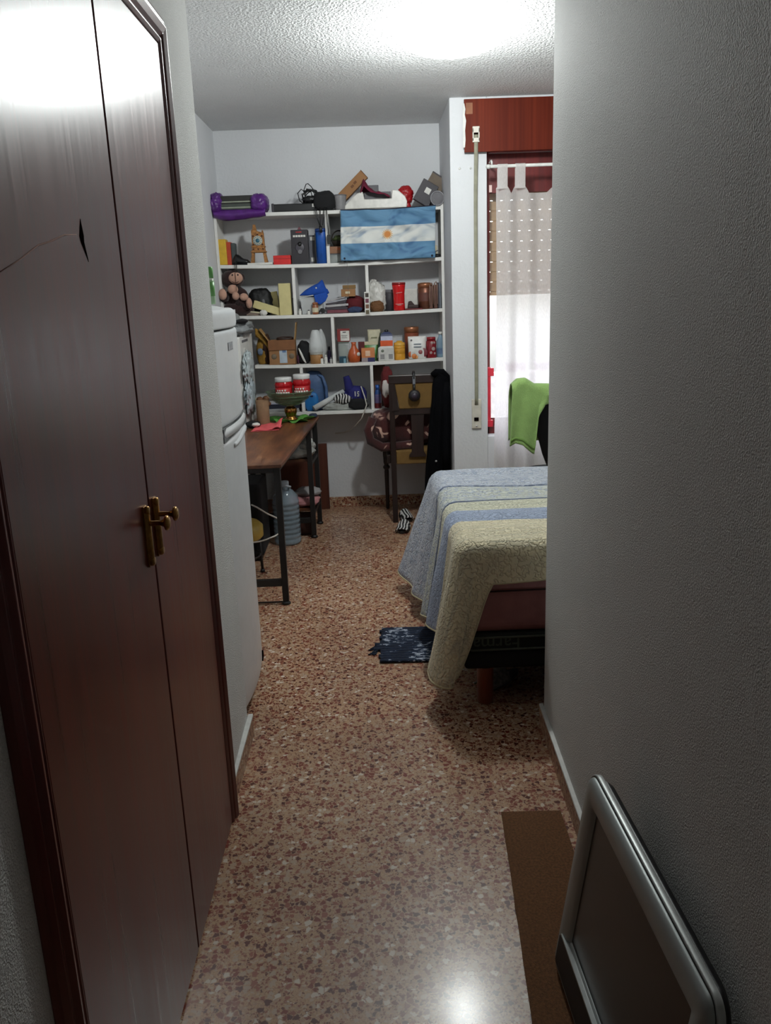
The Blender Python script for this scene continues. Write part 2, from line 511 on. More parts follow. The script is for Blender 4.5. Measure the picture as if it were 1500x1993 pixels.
def door_shell(z0, z1, cut0, cut1):
    def bow(v): return 0.020 * (1 - (2 * v - 1) ** 2)
    mb = MB()
    def fx(v, z):
        e = min(v, 1 - v) * (FY1 - FY0)
        k = 0.0
        if e < 0.014: k = 0.014 - math.sqrt(max(0, 0.014 ** 2 - (0.014 - e) ** 2))
        for zz, d in ((z0, cut0), (z1, cut1)):
            a = abs(z - zz)
            if d and a < d: k = max(k, d - math.sqrt(max(0, d * d - (d - a) ** 2)))
        return FX - 0.014 + bow(v) - k
    N, Mz = 24, 28
    ys = [0, .006, .012, .02, .03] + [lerp(.05, .95, i / 14) for i in range(15)] + [.97, .98, .988, .994, 1]
    zs = [z0, z0 + .002, z0 + .005, z0 + .01, z0 + .018] + [lerp(z0 + .03, z1 - .03, i / 10) for i in range(11)] + [z1 - .018, z1 - .01, z1 - .005, z1 - .002, z1]
    vs = []; fs = []
    nu, nv = len(ys), len(zs)
    for v in ys:
        for z in zs: vs.append((fx(v, z), lerp(FY0, FY1, v), z))
    for v in ys:
        for z in zs: vs.append((-0.535, lerp(FY0, FY1, v), z))
    o = nu * nv
    for i in range(nu - 1):
        for j in range(nv - 1):
            a, b, c, d = i * nv + j, (i + 1) * nv + j, (i + 1) * nv + j + 1, i * nv + j + 1
            fs.append((a, b, c, d)); fs.append((o + d, o + c, o + b, o + a))
    for i in range(nu - 1):
        for j in (0, nv - 1): fs.append((i * nv + j, (i + 1) * nv + j, o + (i + 1) * nv + j, o + i * nv + j))
    for j in range(nv - 1):
        for i in (0, nu - 1): fs.append((i * nv + j, i * nv + j + 1, o + i * nv + j + 1, o + i * nv + j))
    return mb.add(vs, fs, True)
SPL = 1.045
dl = fob('door', door_shell(0.055, SPL - .012, 0.03, 0.016), m_fr)
du = fob('door', door_shell(SPL + .030, 1.385, 0.012, 0.012), m_fr)
tp = fob('door_top_trim', door_shell(1.390, 1.455, 0.004, 0.024), m_fr)
# moulded handle band between the two doors, with a dark hollow under it
hb = MB()
hb.grid(lambda u, v: (FX - 0.013 + 0.020 * (1 - (2 * v - 1) ** 2) + 0.005 * math.sin(PI * u), lerp(FY0 + .004, FY1 - .004, v), SPL + .028 - 0.030 * u), 8, 20)
fob('handle_recess', MB().b2(-0.535, FX - .002, FY0 + .01, FY1 - .01, SPL - .014, SPL + .032), m_frd)
fob('handle', hb, m_fr, du, thick=0.006)
hl = MB().tube([(FX - 0.017 + 0.020 * (1 - (1.4 * t - .4) ** 2), lerp(FY0 + .15, FY1 - .012, t), SPL - 0.022 - 0.022 * (1 - sstep(t * 1.3)) - .012 * t) for t in [i / 14 for i in range(15)]], lambda t: 0.008 + .007 * t, 10)
fob('handle', hl, m_fr, dl)
em = MB().b2(FX + .0045, FX + .0065, 2.815, 2.905, 1.316, 1.344)
eo = fob('emblem', em, mat('grey_emblem', (132, 134, 138), 0.5), du, bevel=0.001, label='small grey emblem plate')
for i in range(4): fob('emblem_stroke', MB().b2(FX + .0064, FX + .0072, 2.824 + i * .021, 2.831 + i * .021, 1.321, 1.339), mat('emblem_light', (190, 192, 196), 0.4), eo)
for yy in (FY0 + .05, FY1 - .05):
    for xx in (-0.92, -0.57): fob('foot', MB().cyl((xx, yy, 0), (xx, yy, .055), .016), m_frd)
fob('chip_mark', MB().prism([(3.05, .075), (3.07, .085), (3.075, .11), (3.06, .095)], FX - .006, FX + .0015, side), m_gap, dl, label='dark chipped spot')

# ------------------------------------------------------------------ ceiling lamp
m_bowl = NT('lit_frosted_glass')
k = m_bowl
tr = k.n('ShaderNodeBsdfTransparent'); emn = k.n('ShaderNodeEmission', Strength=13.0)
emn.inputs['Color'].default_value = (0.96, 1.0, 0.99, 1)
fres = k.noise(k.coord(), 20.0)
mx = k.n('ShaderNodeMixShader'); mx.inputs[0].default_value = 0.30
k.t.links.new(tr.outputs[0], mx.inputs[1]); k.t.links.new(emn.outputs[0], mx.inputs[2]); k.t.links.new(mx.outputs[0], k.out.inputs[0])
m_chrome = mat('brushed_chrome', (180, 182, 185), 0.25, 1.0)
lp = thing('ceiling_lamp', 'lit round frosted glass ceiling lamp with a small finial', 'lamp', (LAMP[0], LAMP[1], CEIL))
obj('base_plate', MB().lathe([(0.16, -0.022), (0.165, -0.015), (0.165, 0.0)], (0, 0, 0), 32), m_chrome, lp)
prof = []
for i in range(13):
    a = i / 12 * PI / 2
    prof.append((0.225 * math.cos(a) + .004, -0.030 - 0.085 * math.sin(a)))
obj('glass_bowl', MB().lathe([(0.232, -0.020)] + prof, (0, 0, 0), 40, caps=False), m_bowl.m, lp, fix=False)
obj('finial', MB().lathe([(0.004, -0.135), (0.011, -0.130), (0.013, -0.122), (0.007, -0.114), (0.012, -0.108)], (0, 0, 0), 16), m_bowl.m, lp)
C.objects.link(bulb); bulb.parent = lp; bulb.location = (0, 0, -0.085)

# ------------------------------------------------------------------ window, shutter, box, strap, curtain
m_redwood = mat_wood('red_brown_window_wood', (96, 22, 26), (128, 38, 36), (60, 60, 2.0), 0.4, 0.2)
m_boxwood = mat_wood('orange_brown_veneer', (92, 28, 12), (114, 42, 20), (70, 70, 1.0), 0.55, 0.0, 0.2)
m_boxwood.node_tree.nodes['Principled BSDF'].inputs['Specular IOR Level'].default_value = 0.15
wf = MB()
FYC = 5.20
wf.b2(WX0, WX0 + .024, FYC - .03, FYC + .03, WZ0, WZ1).b2(WX1 - .05, WX1, FYC - .03, FYC + .03, WZ0, WZ1)
wf.b2(WX0, WX1, FYC - .03, FYC + .03, WZ1 - .055, WZ1).b2(WX0, WX1, FYC - .03, FYC + .03, WZ0, WZ0 + .05)
win = struct('window_1', wf, m_redwood, bevel=0.004)
for x0, x1 in ((WX0 + .025, 1.325), (1.328, WX1 - .052)):
    sf = MB().b2(x0, x0 + .004, FYC - .02, FYC + .02, WZ0 + .052, WZ1 - .057).b2(x1 - .045, x1, FYC - .02, FYC + .02, WZ0 + .052, WZ1 - .057)
    sf.b2(x0, x1, FYC - .02, FYC + .02, WZ0 + .052, WZ0 + .10).b2(x0, x1, FYC - .02, FYC + .02, 2.036, WZ1 - .057)
    obj('sash', sf, m_redwood, win, bevel=0.003)
m_glass = NT('window_glass')
k = m_glass
tr = k.n('ShaderNodeBsdfTransparent'); gl = k.n('ShaderNodeBsdfGlossy', Roughness=0.02)
mx = k.n('ShaderNodeMixShader'); mx.inputs[0].default_value = 0.06
k.noise(k.coord(), 3.0)
k.t.links.new(tr.outputs[0], mx.inputs[1]); k.t.links.new(gl.outputs[0], mx.inputs[2]); k.t.links.new(mx.outputs[0], k.out.inputs[0])
for x0, x1 in ((WX0 + .028, 1.282), (1.338, WX1 - .096)):
    obj('pane', MB().b2(x0, x1, FYC - .003, FYC + .003, WZ0 + .098, 2.038), m_glass.m, win)
# red bolt bar on the frame's edge
m_redpl = mat('bright_red_paint', (196, 34, 52), 0.4)
lk = obj('window_bolt', MB().b2(WX0 + .006, WX0 + .030, FYC - .052, FYC - .031, 0.66, 1.02), m_redpl, win, bevel=0.004, label='bright red bolt bar')
obj('bolt_guide', MB().b2(WX0 + .004, WX0 + .048, FYC - .060, FYC - .031, 0.965, 1.015).b2(WX0 + .004, WX0 + .042, FYC - .060, FYC - .031, 0.648, 0.69), m_redpl, lk, bevel=0.003)
obj('paper_tag', MB().b2(0.7247, 0.7413, 5.166, 5.169, 2.0398, 2.0796), mat('pale_pink_paper', (226, 196, 190), 0.8), win)

m_slat = mat_wood('beige_shutter_slat', (188, 156, 112), (212, 182, 140), (3, 60, 60), 0.55)
sh = thing('roller_shutter', 'half-lowered beige slatted roller shutter with light holes outside the window', 'shutter', (1.33, 5.31, 1.47))
SP = 0.0595
slat_me = None
def slat_mesh(offx):
    mb = MB()
    w0, w1 = -(WX1 - WX0) / 2 + .012, (WX1 - WX0) / 2 - .012
    mb.prism([(-.007, 0.005), (-.003, 0.003), (.004, 0.003), (.007, 0.005), (.007, SP - .005), (.003, SP - .0015), (-.003, SP - .0015), (-.007, SP - .005)], w0, w1, side)
    x = w0 + offx
    px = w0
    while x < w1 - .03:
        mb.b2(px, x, -.002, .002, -.0025, 0.007)
        px = x + .014
        x += .062
    mb.b2(px, w1, -.002, .002, -.0025, 0.007)
    return mb
sa = obj('slat', slat_mesh(0.020), m_slat, sh); sb_ = obj('slat', slat_mesh(0.034), m_slat, sh)
sb_.location = (0, 0, SP)
for i in range(2, 13):
    s_ = (sa if i % 2 == 0 else sb_).copy(); C.objects.link(s_); s_.parent = sh; s_.location = (0, 0, i * SP)
obj('bottom_rail', MB().b2(-.612, .612, -.009, .009, -.022, -.002), m_slat, sh, bevel=0.003)

sx = thing('shutter_box', 'brown wood veneer roller shutter box above the curtained window', 'shutter box', (1.26, 5.06, 2.245))
L0 = sx.location
obj('front_panel', MB().b2(0.568, 1.97, 5.042, 5.06, 2.245, 2.522), m_boxwood, sx, loc=L0, bevel=0.002)
obj('box_body', MB().b2(0.72, 1.96, 5.06, 5.079, 2.242, 2.522), m_redwood, sx, loc=L0)
obj('stained_patch', MB().b2(0.5779, 0.6154, 5.0405, 5.0422, 2.444, 2.5022), mat('faded_veneer', (134, 80, 48), 0.6), sx, loc=L0, label='paler faded patch')
te = MB()
jag = [(0.5685, 2.50), (0.575, 2.47), (0.571, 2.44), (0.578, 2.41), (0.572, 2.36), (0.574, 2.31), (0.570, 2.27), (0.560, 2.27), (0.560, 2.50)]
obj('torn_paint_edge', te.prism(jag, 5.0395, 5.0415, front), m_paint, sx, loc=L0, label='ragged white torn paint edge')
m_strap = mat('grey_webbing', (142, 140, 122), 0.85, bump=0.0006, bs=300)
m_ivory = mat('ivory_plastic', (206, 200, 188), 0.45)
st = thing('shutter_strap', 'grey webbing shutter strap running down the white pier into its winder', 'strap', (0.632, 5.04, 2.33))
L0 = st.location
g = obj('strap_guide', MB().b2(0.613, 0.653, 5.030, 5.0415, 2.295, 2.318).b2(0.613, 0.653, 5.030, 5.0415, 2.345, 2.378).b2(0.613, 0.620, 5.030, 5.0415, 2.30, 2.37).b2(0.646, 0.653, 5.030, 5.0415, 2.30, 2.37), m_ivory, st, loc=L0, bevel=0.002)
obj('guide_slot', MB().b2(0.620, 0.646, 5.038, 5.0413, 2.318, 2.345), m_gap, st, loc=L0)
obj('webbing', MB().grid(lambda u, v: (lerp(0.633, 0.629, u) + (v - .5) * .022, lerp(5.034, 5.066, sstep(u * 4)) , lerp(2.335, 0.80, u)), 30, 2), m_strap, st, loc=L0, thick=0.002)
wd = obj('winder_plate', MB().b2(0.600, 0.660, 5.068, 5.0795, 0.652, 0.835), m_ivory, st, loc=L0, bevel=0.004)
obj('winder_mouth', MB().b2(0.614, 0.642, 5.064, 5.0685, 0.70, 0.722), m_gap, wd, loc=L0)
obj('winder_screw', MB().cyl((0.629, 5.0675, 0.668), (0.629, 5.064, 0.668), 0.005), m_chrome, wd, loc=L0)
# wall plugs above the strap
for i, (u, v) in enumerate(((894, 328), (913, 329))):
    tag(obj('wall_plug', MB().cyl((0.5431 + i * .062, 5.081, 2.165), (0.5431 + i * .062, 5.0755, 2.165), .008 - .002 * i, .006), m_paint),
        'tiny %s wall plug %s on the white pier' % (('glossy', 'beside the outer edge') if i == 0 else ('matt', 'close to the strap')), 'wall plug')

rod = thing('curtain_rod', 'thin white curtain rod on brackets above the window', 'curtain rod', (1.3, 4.985, 2.157))
L0 = rod.location
obj('rod', MB().cyl((0.70, 4.985, 2.157), (1.98, 4.985, 2.157), 0.009), m_paint, rod, loc=L0)
obj('end_cap', MB().lathe([(0.012, 0), (0.013, .01), (0.010, .02), (0.003, .024)], (0.705, 4.985, 2.157), 14, (-1, 0, 0)), m_paint, rod, loc=L0)
for xb in (0.715, 1.96): obj('bracket', MB().tube([(xb, 5.08, 2.19), (xb, 5.0, 2.19), (xb, 4.985, 2.18), (xb, 4.985, 2.166)], 0.005), m_paint, rod, loc=L0)
m_sheer = NT('sheer_white_voile')
k = m_sheer
tr = k.n('ShaderNodeBsdfTransparent'); tl = k.n('ShaderNodeBsdfTranslucent'); df = k.n('ShaderNodeBsdfDiffuse')
tl.inputs[0].default_value = (0.86, 0.82, 0.82, 1); df.inputs[0].default_value = (0.80, 0.77, 0.76, 1)
wv = k.noise(k.coord(scale=(400, 400, 60)), 1.0, 2.0)
fr_ = k.ramp(wv, [(0.3, (0.70, 0.70, 0.70, 1)), (0.7, (0.84, 0.84, 0.84, 1))])
m1 = k.n('ShaderNodeMixShader'); m1.inputs[0].default_value = 0.5
m2 = k.n('ShaderNodeMixShader'); k.l(fr_, m2, 0)
k.t.links.new(tl.outputs[0], m1.inputs[1]); k.t.links.new(df.outputs[0], m1.inputs[2])
k.t.links.new(tr.outputs[0], m2.inputs[1]); k.t.links.new(m1.outputs[0], m2.inputs[2]); k.t.links.new(m2.outputs[0], k.out.inputs[0])
ct = thing('curtain', 'sheer white tab-top curtain hanging over the bright window', 'curtain', (1.3, 4.985, 2.157))
L0 = ct.location
TABS = [0.775, 0.876, 1.11, 1.27, 1.42, 1.58, 1.74, 1.90]
def ctop(x):
    z = 2.02
    d = [(abs(x - t), i) for i, t in enumerate(TABS)]
    dm, i = min(d)
    gap = 0.5 * min(abs(TABS[i] - t) for j, t in enumerate(TABS) if j != i)
    return 2.055 - 0.045 * min(1, max(0, (dm - 0.022)) / max(0.02, gap - .022)) ** 1.3
def curt(u, v):
    x = lerp(0.742, 1.95, u)
    zt = ctop(x); z0 = 0.30
    z = lerp(zt, z0, v)
    ph = x * 46 + 2.0 * nz(x, 0, 3.0, 2.5)
    amp = 0.006 + 0.014 * v + 0.010 * pl(x, [(0.74, 1), (0.9, 0.9), (1.0, 0.25), (1.9, 0.35)])
    y = 4.992 + amp * math.sin(ph) + 0.006 * nz(x * 8, z * 1.2, 0)
    return (x + 0.012 * math.sin(z * 2.2 + x * 5) * v, y, z)
obj('curtain_panel', MB().grid(curt, 190, 40), m_sheer.m, ct, loc=L0, fix=False)
for t in TABS:
    hw = 0.028
    def tab(u, v, t=t):
        a = lerp(-0.5, 1.5, v)
        if a < 0: p = (4.973, 2.157 + a * 0.24)
        elif a > 1: p = (4.997, 2.157 - (a - 1) * 0.24)
        else: p = (4.985 - 0.012 * math.cos(PI * a), 2.157 + 0.012 * math.sin(PI * a))
        return (t + lerp(-hw, hw, u), p[0], p[1])
    obj('tab', MB().grid(tab, 4, 24), m_sheer.m, ct, loc=L0, fix=False)

# balcony outside
m_bal = mat('pale_rendered_parapet', (226, 222, 218), 0.8)
struct('wall_balcony', MB().b2(0.1, 3.2, 6.42, 6.52, -0.1, 0.86), m_bal, bevel=0.004)
struct('balcony_floor', MB().b2(0.1, 3.2, 5.87, 6.52, -0.2, -0.1), m_bal)
m_mauve = mat('mauve_glazed_planter', (128, 84, 106), 0.5)
for x0, x1, lb in ((1.03, 1.19, 'mauve planter box on the balcony wall nearer the window frame edge'), (1.26, 1.55, 'longer mauve planter box on the balcony wall behind the green towel')):
    t = thing('planter_box', lb, 'planter', ((x0 + x1) / 2, 6.47, 0.86), group='planters on the balcony wall')
    hw = (x1 - x0) / 2
    obj('box_body', MB().loft([[Vector((sx_ * hw * f, sy_ * .045 * f, z)) for sx_, sy_ in ((-1, -1), (1, -1), (1, 1), (-1, 1))] for f, z in ((.86, 0), (1, .055), (1.04, .056), (1.04, .066), (.92, .066), (.88, .045))], smooth=False), m_mauve, t)

# ------------------------------------------------------------------ wall shelving
m_shelf = mat('white_lacquered_board', (222, 220, 216), 0.5, var=0.04)
YF = 5.55                                   # front edge of the shelves
SX0, SX1 = -0.972, 0.482
ROWS = [2.012, 1.700, 1.378, 1.060, 0.735]   # top faces of the boards at their ends
SAG = [0.004, 0.014, 0.010, 0.014, 0.006]
def sz(r, x):
    t = (x - SX0) / (SX1 - SX0)
    return ROWS[r] - SAG[r] * 4 * t * (1 - t)
bs = thing('wall_shelving', 'white five-board wall shelving crammed with household clutter', 'shelf', (-0.245, 5.65, 0.70))
L0 = bs.location
BX0 = [SX0, SX0, SX0, -0.785, -0.785]
for r in range(5):
    mb = MB(); n = 24
    vs = []; fs = []
    x0 = BX0[r]
    xe = SX1 if r < 4 else SX1
    for i in range(n + 1):
        x = lerp(x0, xe, i / n); z = sz(r, x)
        vs += [(x, YF, z), (x, 5.798, z), (x, 5.798, z - .022), (x, YF, z - .022)]
    for i in range(n):
        for k2 in range(4):
            a = i * 4 + k2; b = i * 4 + (k2 + 1) % 4
            fs.append((a, b, b + 4, a + 4))
    fs += [(3, 2, 1, 0), (n * 4, n * 4 + 1, n * 4 + 2, n * 4 + 3)]
    obj('shelf_board', mb.add(vs, fs), m_shelf, bs, loc=L0, bevel=0.0015)
DIV = [(0, -0.25), (1, -0.512), (1, 0.0), (2, -0.243), (3, -0.50), (3, 0.0)]
DIV = [(0, -0.2604), (1, -0.4934), (1, -0.0168), (2, -0.2558), (3, -0.4798), (3, -0.0113)]
for r, x in DIV:
    obj('divider', MB().b2(x - .010, x + .010, YF + .002, 5.798, sz(r + 1, x) , sz(r, x) - .022), m_shelf, bs, loc=L0, bevel=0.001)
obj('side_panel', MB().b2(SX1 - .014, SX1 + .004, YF - .002, 5.798, 0.70, 2.03), m_shelf, bs, loc=L0, bevel=0.001)
obj('side_panel', MB().b2(SX0 - .006, SX0 + .012, YF - .002, 5.798, 1.36, 2.03), m_shelf, bs, loc=L0, bevel=0.001)

# ------------------------------------------------------------------ helpers for shelf things
def base(R_, r, y):      # a spot on board r
    return (R_[0], y, sz(r, R_[0]))
def cuboid(w_, d, h): return MB().b2(-w_ / 2, w_ / 2, -d / 2, d / 2, 0, h)
def box_item(name, label, cat, loc, w_, d, h, m, rot=(0, 0, 0), bev=0.003, group=None):
    t = thing(name, label, cat, loc, rot, group)
    obj('box_body', cuboid(w_, d, h), m, t, bevel=bev)
    return t
def panel(name, t, w_, h, d, m, x=0.0, z=None, label=None, proud=0.0012):   # flat print on a box front
    z = h / 2 if z is None else z
    return obj(name, MB().b2(x - w_ / 2, x + w_ / 2, -d / 2 - proud, -d / 2 + .0005, z - h / 2, z + h / 2), m, t, label=label)
white_p = mat('white_print', (214, 212, 206), 0.6)
cream_p = mat('cream_paper', (206, 196, 168), 0.75)
black = mat('black_plastic', (20, 20, 22), 0.4)
blackcloth = mat('black_cloth', (17, 17, 20), 0.9, bump=0.002, bs=40)
grey_d = mat('dark_grey_card', (58, 54, 60), 0.6)
grey_m = mat('mid_grey_card', (104, 102, 106), 0.65)
card = mat('brown_cardboard', (150, 108, 70), 0.8, var=0.08, vs=12)
card_d = mat('darker_cardboard', (112, 76, 50), 0.85)
red = mat('red_card', (178, 30, 30), 0.5)
red_d = mat('deep_red', (96, 20, 24), 0.5)
blue = mat('royal_blue', (28, 84, 168), 0.45)
navy = mat('navy_cloth', (26, 26, 78), 0.85, bump=0.002, bs=50)
foam = mat('pale_yellow_foam', (206, 194, 140), 0.85, var=0.05, bump=0.0008, bs=200)
clear = NT('clear_plastic')
k = clear
k.b.inputs['Base Color'].default_value = (0.86, 0.88, 0.88, 1); k.b.inputs['Roughness'].default_value = 0.25
k.b.inputs['Alpha'].default_value = 0.38
k.bump(k.noise(k.coord(), 40.0), 0.001)
clear = clear.m
glassm = NT('clear_glass_jar')
k = glassm
k.b.inputs['Base Color'].default_value = (0.80, 0.86, 0.84, 1); k.b.inputs['Roughness'].default_value = 0.08
k.b.inputs['Alpha'].default_value = 0.30
k.noise(k.coord(), 10.0)
glassm = glassm.m

# ------------------------------------------------------------------ top board
Y0 = 5.63
R_ = (-0.8075, 1.9936, 0.3426, 0.1261)
t = thing('purple_bag', 'purple plastic bag wrapped around dark boxes at the wall end of the top board', 'bag', base(R_, 0, 5.62))
m_pur = mat('purple_film', (86, 36, 118), 0.35, var=0.25, vs=18, bump=0.004, bs=26)
obj('dark_slab', MB().b2(-.165, .10, -.075, .05, .038, .105), mat('dark_olive_case', (40, 40, 36), 0.5), t, bevel=0.004)
for zz in (.064, .030): obj('pale_edge', MB().b2(-.16, .10, -.081, -.074, zz, zz + .007), mat('grey_green_edge', (150, 156, 138), 0.6), t)
obj('grey_slab', MB().b2(-.155, .11, -.079, .05, .008, .056), mat('grey_case', (66, 72, 66), 0.5), t, bevel=0.003)
obj('bag_body', MB().blob((.124, -.01, .058), (.052, .10, .054), .08, 2.6, 3, flat=.002, p=3, ridge=.8), m_pur, t)
obj('bag_body', MB().blob((-.150, -.01, .062), (.042, .10, .062), .10, 2.6, 5, flat=.002, p=3, ridge=.8), m_pur, t)
obj('bag_fold', MB().grid(lambda u, v: (lerp(-.165, .165, u), lerp(-.078, -.105, math.sin(PI * v)), lerp(.022, -.022 - .022 * math.sin(PI * pl(u, [(0, 0), (.3, .55), (1, 1)])), v) + .006 * nz(u * 5, v * 2, 1)), 30, 8), m_pur, t, thick=0.004)

R_ = (-0.4027, 2.0096, 0.4008, 0.0495)
t = thing('soundbar', 'long slim black bar device lying on the top board', 'device', base(R_, 0, 5.61))
obj('bar_body', MB().b2(-R_[2] / 2, R_[2] / 2, -.04, .04, 0.001, .050), black, t, bevel=0.006)
obj('end_cap', MB().b2(-R_[2] / 2 - .004, -R_[2] / 2 + .012, -.042, .042, .004, .054), grey_d, t, bevel=0.004)
obj('rating_label', MB().b2(.055, .085, -.0415, -.0395, .026, .045), white_p, t)
R_ = (-0.3693, 2.052, 0.131, 0.0985)
t = thing('cable_bundle', 'tangled black cables heaped on the slim black bar', 'cables', (R_[0], 5.60, sz(0, R_[0]) + .051))
for i in range(7):
    rr = random.Random(i)
    a0 = rr.uniform(0, 6.28); cx_, cz_ = rr.uniform(-.03, .03), rr.uniform(.03, .045)
    pts = [(cx_ + (.035 + .02 * rr.random()) * math.cos(a0 + q * .55), .02 * math.sin(q * .9 + i), max(.005, cz_ + (.03 + .025 * rr.random()) * math.sin(a0 + q * .55))) for q in range(13)]
    obj('cable', MB().tube(pts, .0032, 6), black, t)
obj('cable_core', MB().blob((.01, 0, .022), (.05, .03, .022), .3, 3, 2, flat=.001), black, t)
obj('cable_loop', MB().tube([(-.02, 0, .03), (-.03, 0, .075), (-.012, 0, .115), (.0, .0, .118), (.02, 0, .10), (.045, 0, .06)], .003, 6), black, t)
R_ = (-0.2657, 2.0032, 0.1309, 0.1016)
t = thing('black_pouch', 'lumpy black fabric pouch on the top board with cables dangling over its edge', 'pouch', (R_[0], 5.575, sz(0, R_[0])))
obj('pouch_body', MB().blob((0, 0, .058), (.070, .035, .060), .10, 2.4, 6, flat=.001, p=2.6), blackcloth, t)
for i, (x0, x1, zz) in enumerate(((-.065, -.035, -.10), (-.055, -.030, -.115), (-.03, -.035, -.10), (-.005, -.020, -.09), (.01, .015, -.155))):
    obj('dangling_cable', MB().tube([(x0, -.025, .02), (x0, -.045, .004), (lerp(x0, x1, .4), -.046, zz * .5), (x1, -.044, zz)], .0028, 6), black, t)
obj('adapter_plug', MB().b2(.004, .026, -.056, -.036, -.205, -.150), black, t, bevel=0.003)
obj('plug_tip', MB().cyl((-.033, -.044, -.095), (-.033, -.044, -.135), .011, .008), black, t)
R_ = (-0.1695, 1.9999, 0.0753, 0.0863)
t = thing('grey_cup', 'small cloudy grey cup under the tilted cardboard box', 'cup', (R_[0], 5.585, sz(0, R_[0])))
obj('cup_body', MB().lathe([(.032, 0), (.034, .01), (.041, .085), (.041, .092), (.038, .092), (.031, .012)], seg=24), mat('cloudy_grey', (128, 126, 128), 0.35), t)
obj('cup_rim', MB().lathe([(.041, .086), (.0435, .088), (.0435, .093), (.038, .094)], seg=24, caps=False), grey_m, t)
# white moulded plastic seat with slot
R_ = (0.0529, 2.0005, 0.4012, 0.1175)
t = thing('plastic_basin', 'wide white moulded plastic basin with a recessed slot above the flag', 'basin', (R_[0] + .005, 5.625, sz(0, R_[0])))
hw = R_[2] / 2
prof_ = [(-hw, .004), (-hw, .022), (-hw + .05, .070), (-hw + .085, .098), (-hw + .12, .106), (-hw + .13, .06), (hw - .10, .06), (hw - .095, .112), (hw - .055, .108), (hw - .012, .07), (hw, .04), (hw - .004, .004)]
obj('basin_shell', MB().prism(prof_, -.055, .085, front), mat('white_moulded_plastic', (206, 202, 196), 0.35), t, bevel=0.005)
obj('slot_wall', MB().b2(-hw + .131, hw - .101, .02, .03, .05, .11), grey_m, t)
t2 = thing('crimson_cloth', 'crimson cloth lying in the white plastic basin', 'cloth', (R_[0], 5.635, sz(0, R_[0]) + .061))
m_crim = mat('crimson_fabric', (104, 16, 46), 0.85, var=0.3, vs=14, bump=0.003, bs=40)
obj('cloth_heap', MB().grid(lambda u, v: (lerp(-hw + .11, hw - .105, u), lerp(-.065, .045, v), .004 + pl(u, [(0, .05), (.12, .125), (.28, .075), (.5, .045), (.8, .035), (1, .01)]) * math.sin(PI * min(1, v * .8 + .14)) ** .6 + .008 * nz(u * 7, v * 4, 2)), 40, 14), m_crim, t2, thick=0.004)
box_item('grey_block', 'small grey block showing over the crimson cloth', 'box', (R_[0] - .01, 5.69, sz(0, R_[0])), .075, .03, .155, grey_m)
# tilted cardboard box
p0 = Vector((-0.2078, 5.66, 2.0336)); p1 = Vector((-0.0001, 5.66, 2.2226))
ax = (p1 - p0); ang_ = math.atan2(ax.z, ax.x)
t = thing('cardboard_box', 'long brown cardboard box propped at a slant on the top board', 'box', (p0.x + .012, 5.68, p0.z - .015), (0, -ang_, 0))
ln = ax.length
obj('box_body', MB().b2(0, ln, -.03, .03, 0, .062), card, t, bevel=0.002)
obj('end_flap', MB().b2(ln - .003, ln + .001, -.032, .032, -.001, .063), card_d, t)
for x_, z_ in ((ln * .62, .03), (ln * .72, .034)): obj('printed_mark', MB().b2(x_ - .012, x_ + .010, -.0312, -.0298, z_ - .007, z_ + .008), card_d, t)
obj('torn_notch', MB().prism([(.08, .0), (.084, .028), (.070, .034), (.076, .012)], -.0312, -.0298, front), grey_d, t)
# red bag
R_ = (0.2504, 2.0331, 0.0825, 0.1084)
t = thing('red_bag', 'small crumpled bright red bag wedged beside the grey box', 'bag', base(R_, 0, 5.64))
obj('bag_body', MB().blob((0, 0, .082), (.044, .035, .050), .12, 2.2, 11, p=2.4, ridge=1.0), mat('glossy_red_film', (158, 18, 26), 0.35, bump=0.003, bs=40), t)
obj('bag_neck', MB().lathe([(.030, 0.001), (.018, .03), (.02, .05)], (.012, 0, 0), 14), mat('glossy_red_film', (150, 16, 24)), t)
# grey boxes, tilted
p0 = Vector((0.3629, 5.62, 2.0262))
t = thing('grey_label_box', 'dark grey box tipped on its corner with a white square label', 'box', (p0.x - .005, 5.62, sz(0, p0.x) + .002), (0, math.radians(-38), 0))
obj('box_body', MB().b2(-.055, .055, -.028, .028, .032, .172), grey_d, t, bevel=0.003)
obj('square_label', MB().b2(-.014, .022, -.0292, -.0275, .10, .135), white_p, t, bevel=0.0)
t.rotation_euler = (0, math.radians(31), 0)
t.location = (p0.x - .035, 5.61, sz(0, p0.x) - .003)
p0 = Vector((0.4131, 5.68, 2.1651))
t = thing('taupe_box', 'taupe cardboard box tipped on end against the wall behind the grey label box', 'box', (p0.x - .055, 5.69, sz(0, p0.x) + .003), (0, math.radians(33), 0))
obj('box_body', MB().b2(-.055, .055, -.025, .025, .03, .225), mat('taupe_card', (112, 98, 84), 0.7), t, bevel=0.003)
obj('dark_lid_edge', MB().b2(-.056, .056, -.026, .026, .218, .227), grey_d, t)
c_ = Vector((0.455, 5.56, 2.0695))
t = thing('grey_tin', 'round dark grey tin lying on its side against the pier', 'tin', (c_.x - .006, 5.60, sz(0, c_.x) + .044))
obj('tin_body', MB().lathe([(.043, -.055), (.043, .075)], seg=28, axis=(0, 1, 0)), grey_m, t, bevel=0.002)
obj('tin_rim', MB().lathe([(.0435, -.056), (.0455, -.060), (.044, -.064), (.039, -.061), (.038, -.052)], seg=28, axis=(0, 1, 0), caps=False), mat('pale_grey_rim', (138, 138, 142), 0.4), t)
obj('tin_hollow', MB().lathe([(.039, -.054), (.039, -.0545)], seg=28, axis=(0, 1, 0)), mat('dull_grey', (66, 70, 76), 0.5), t)

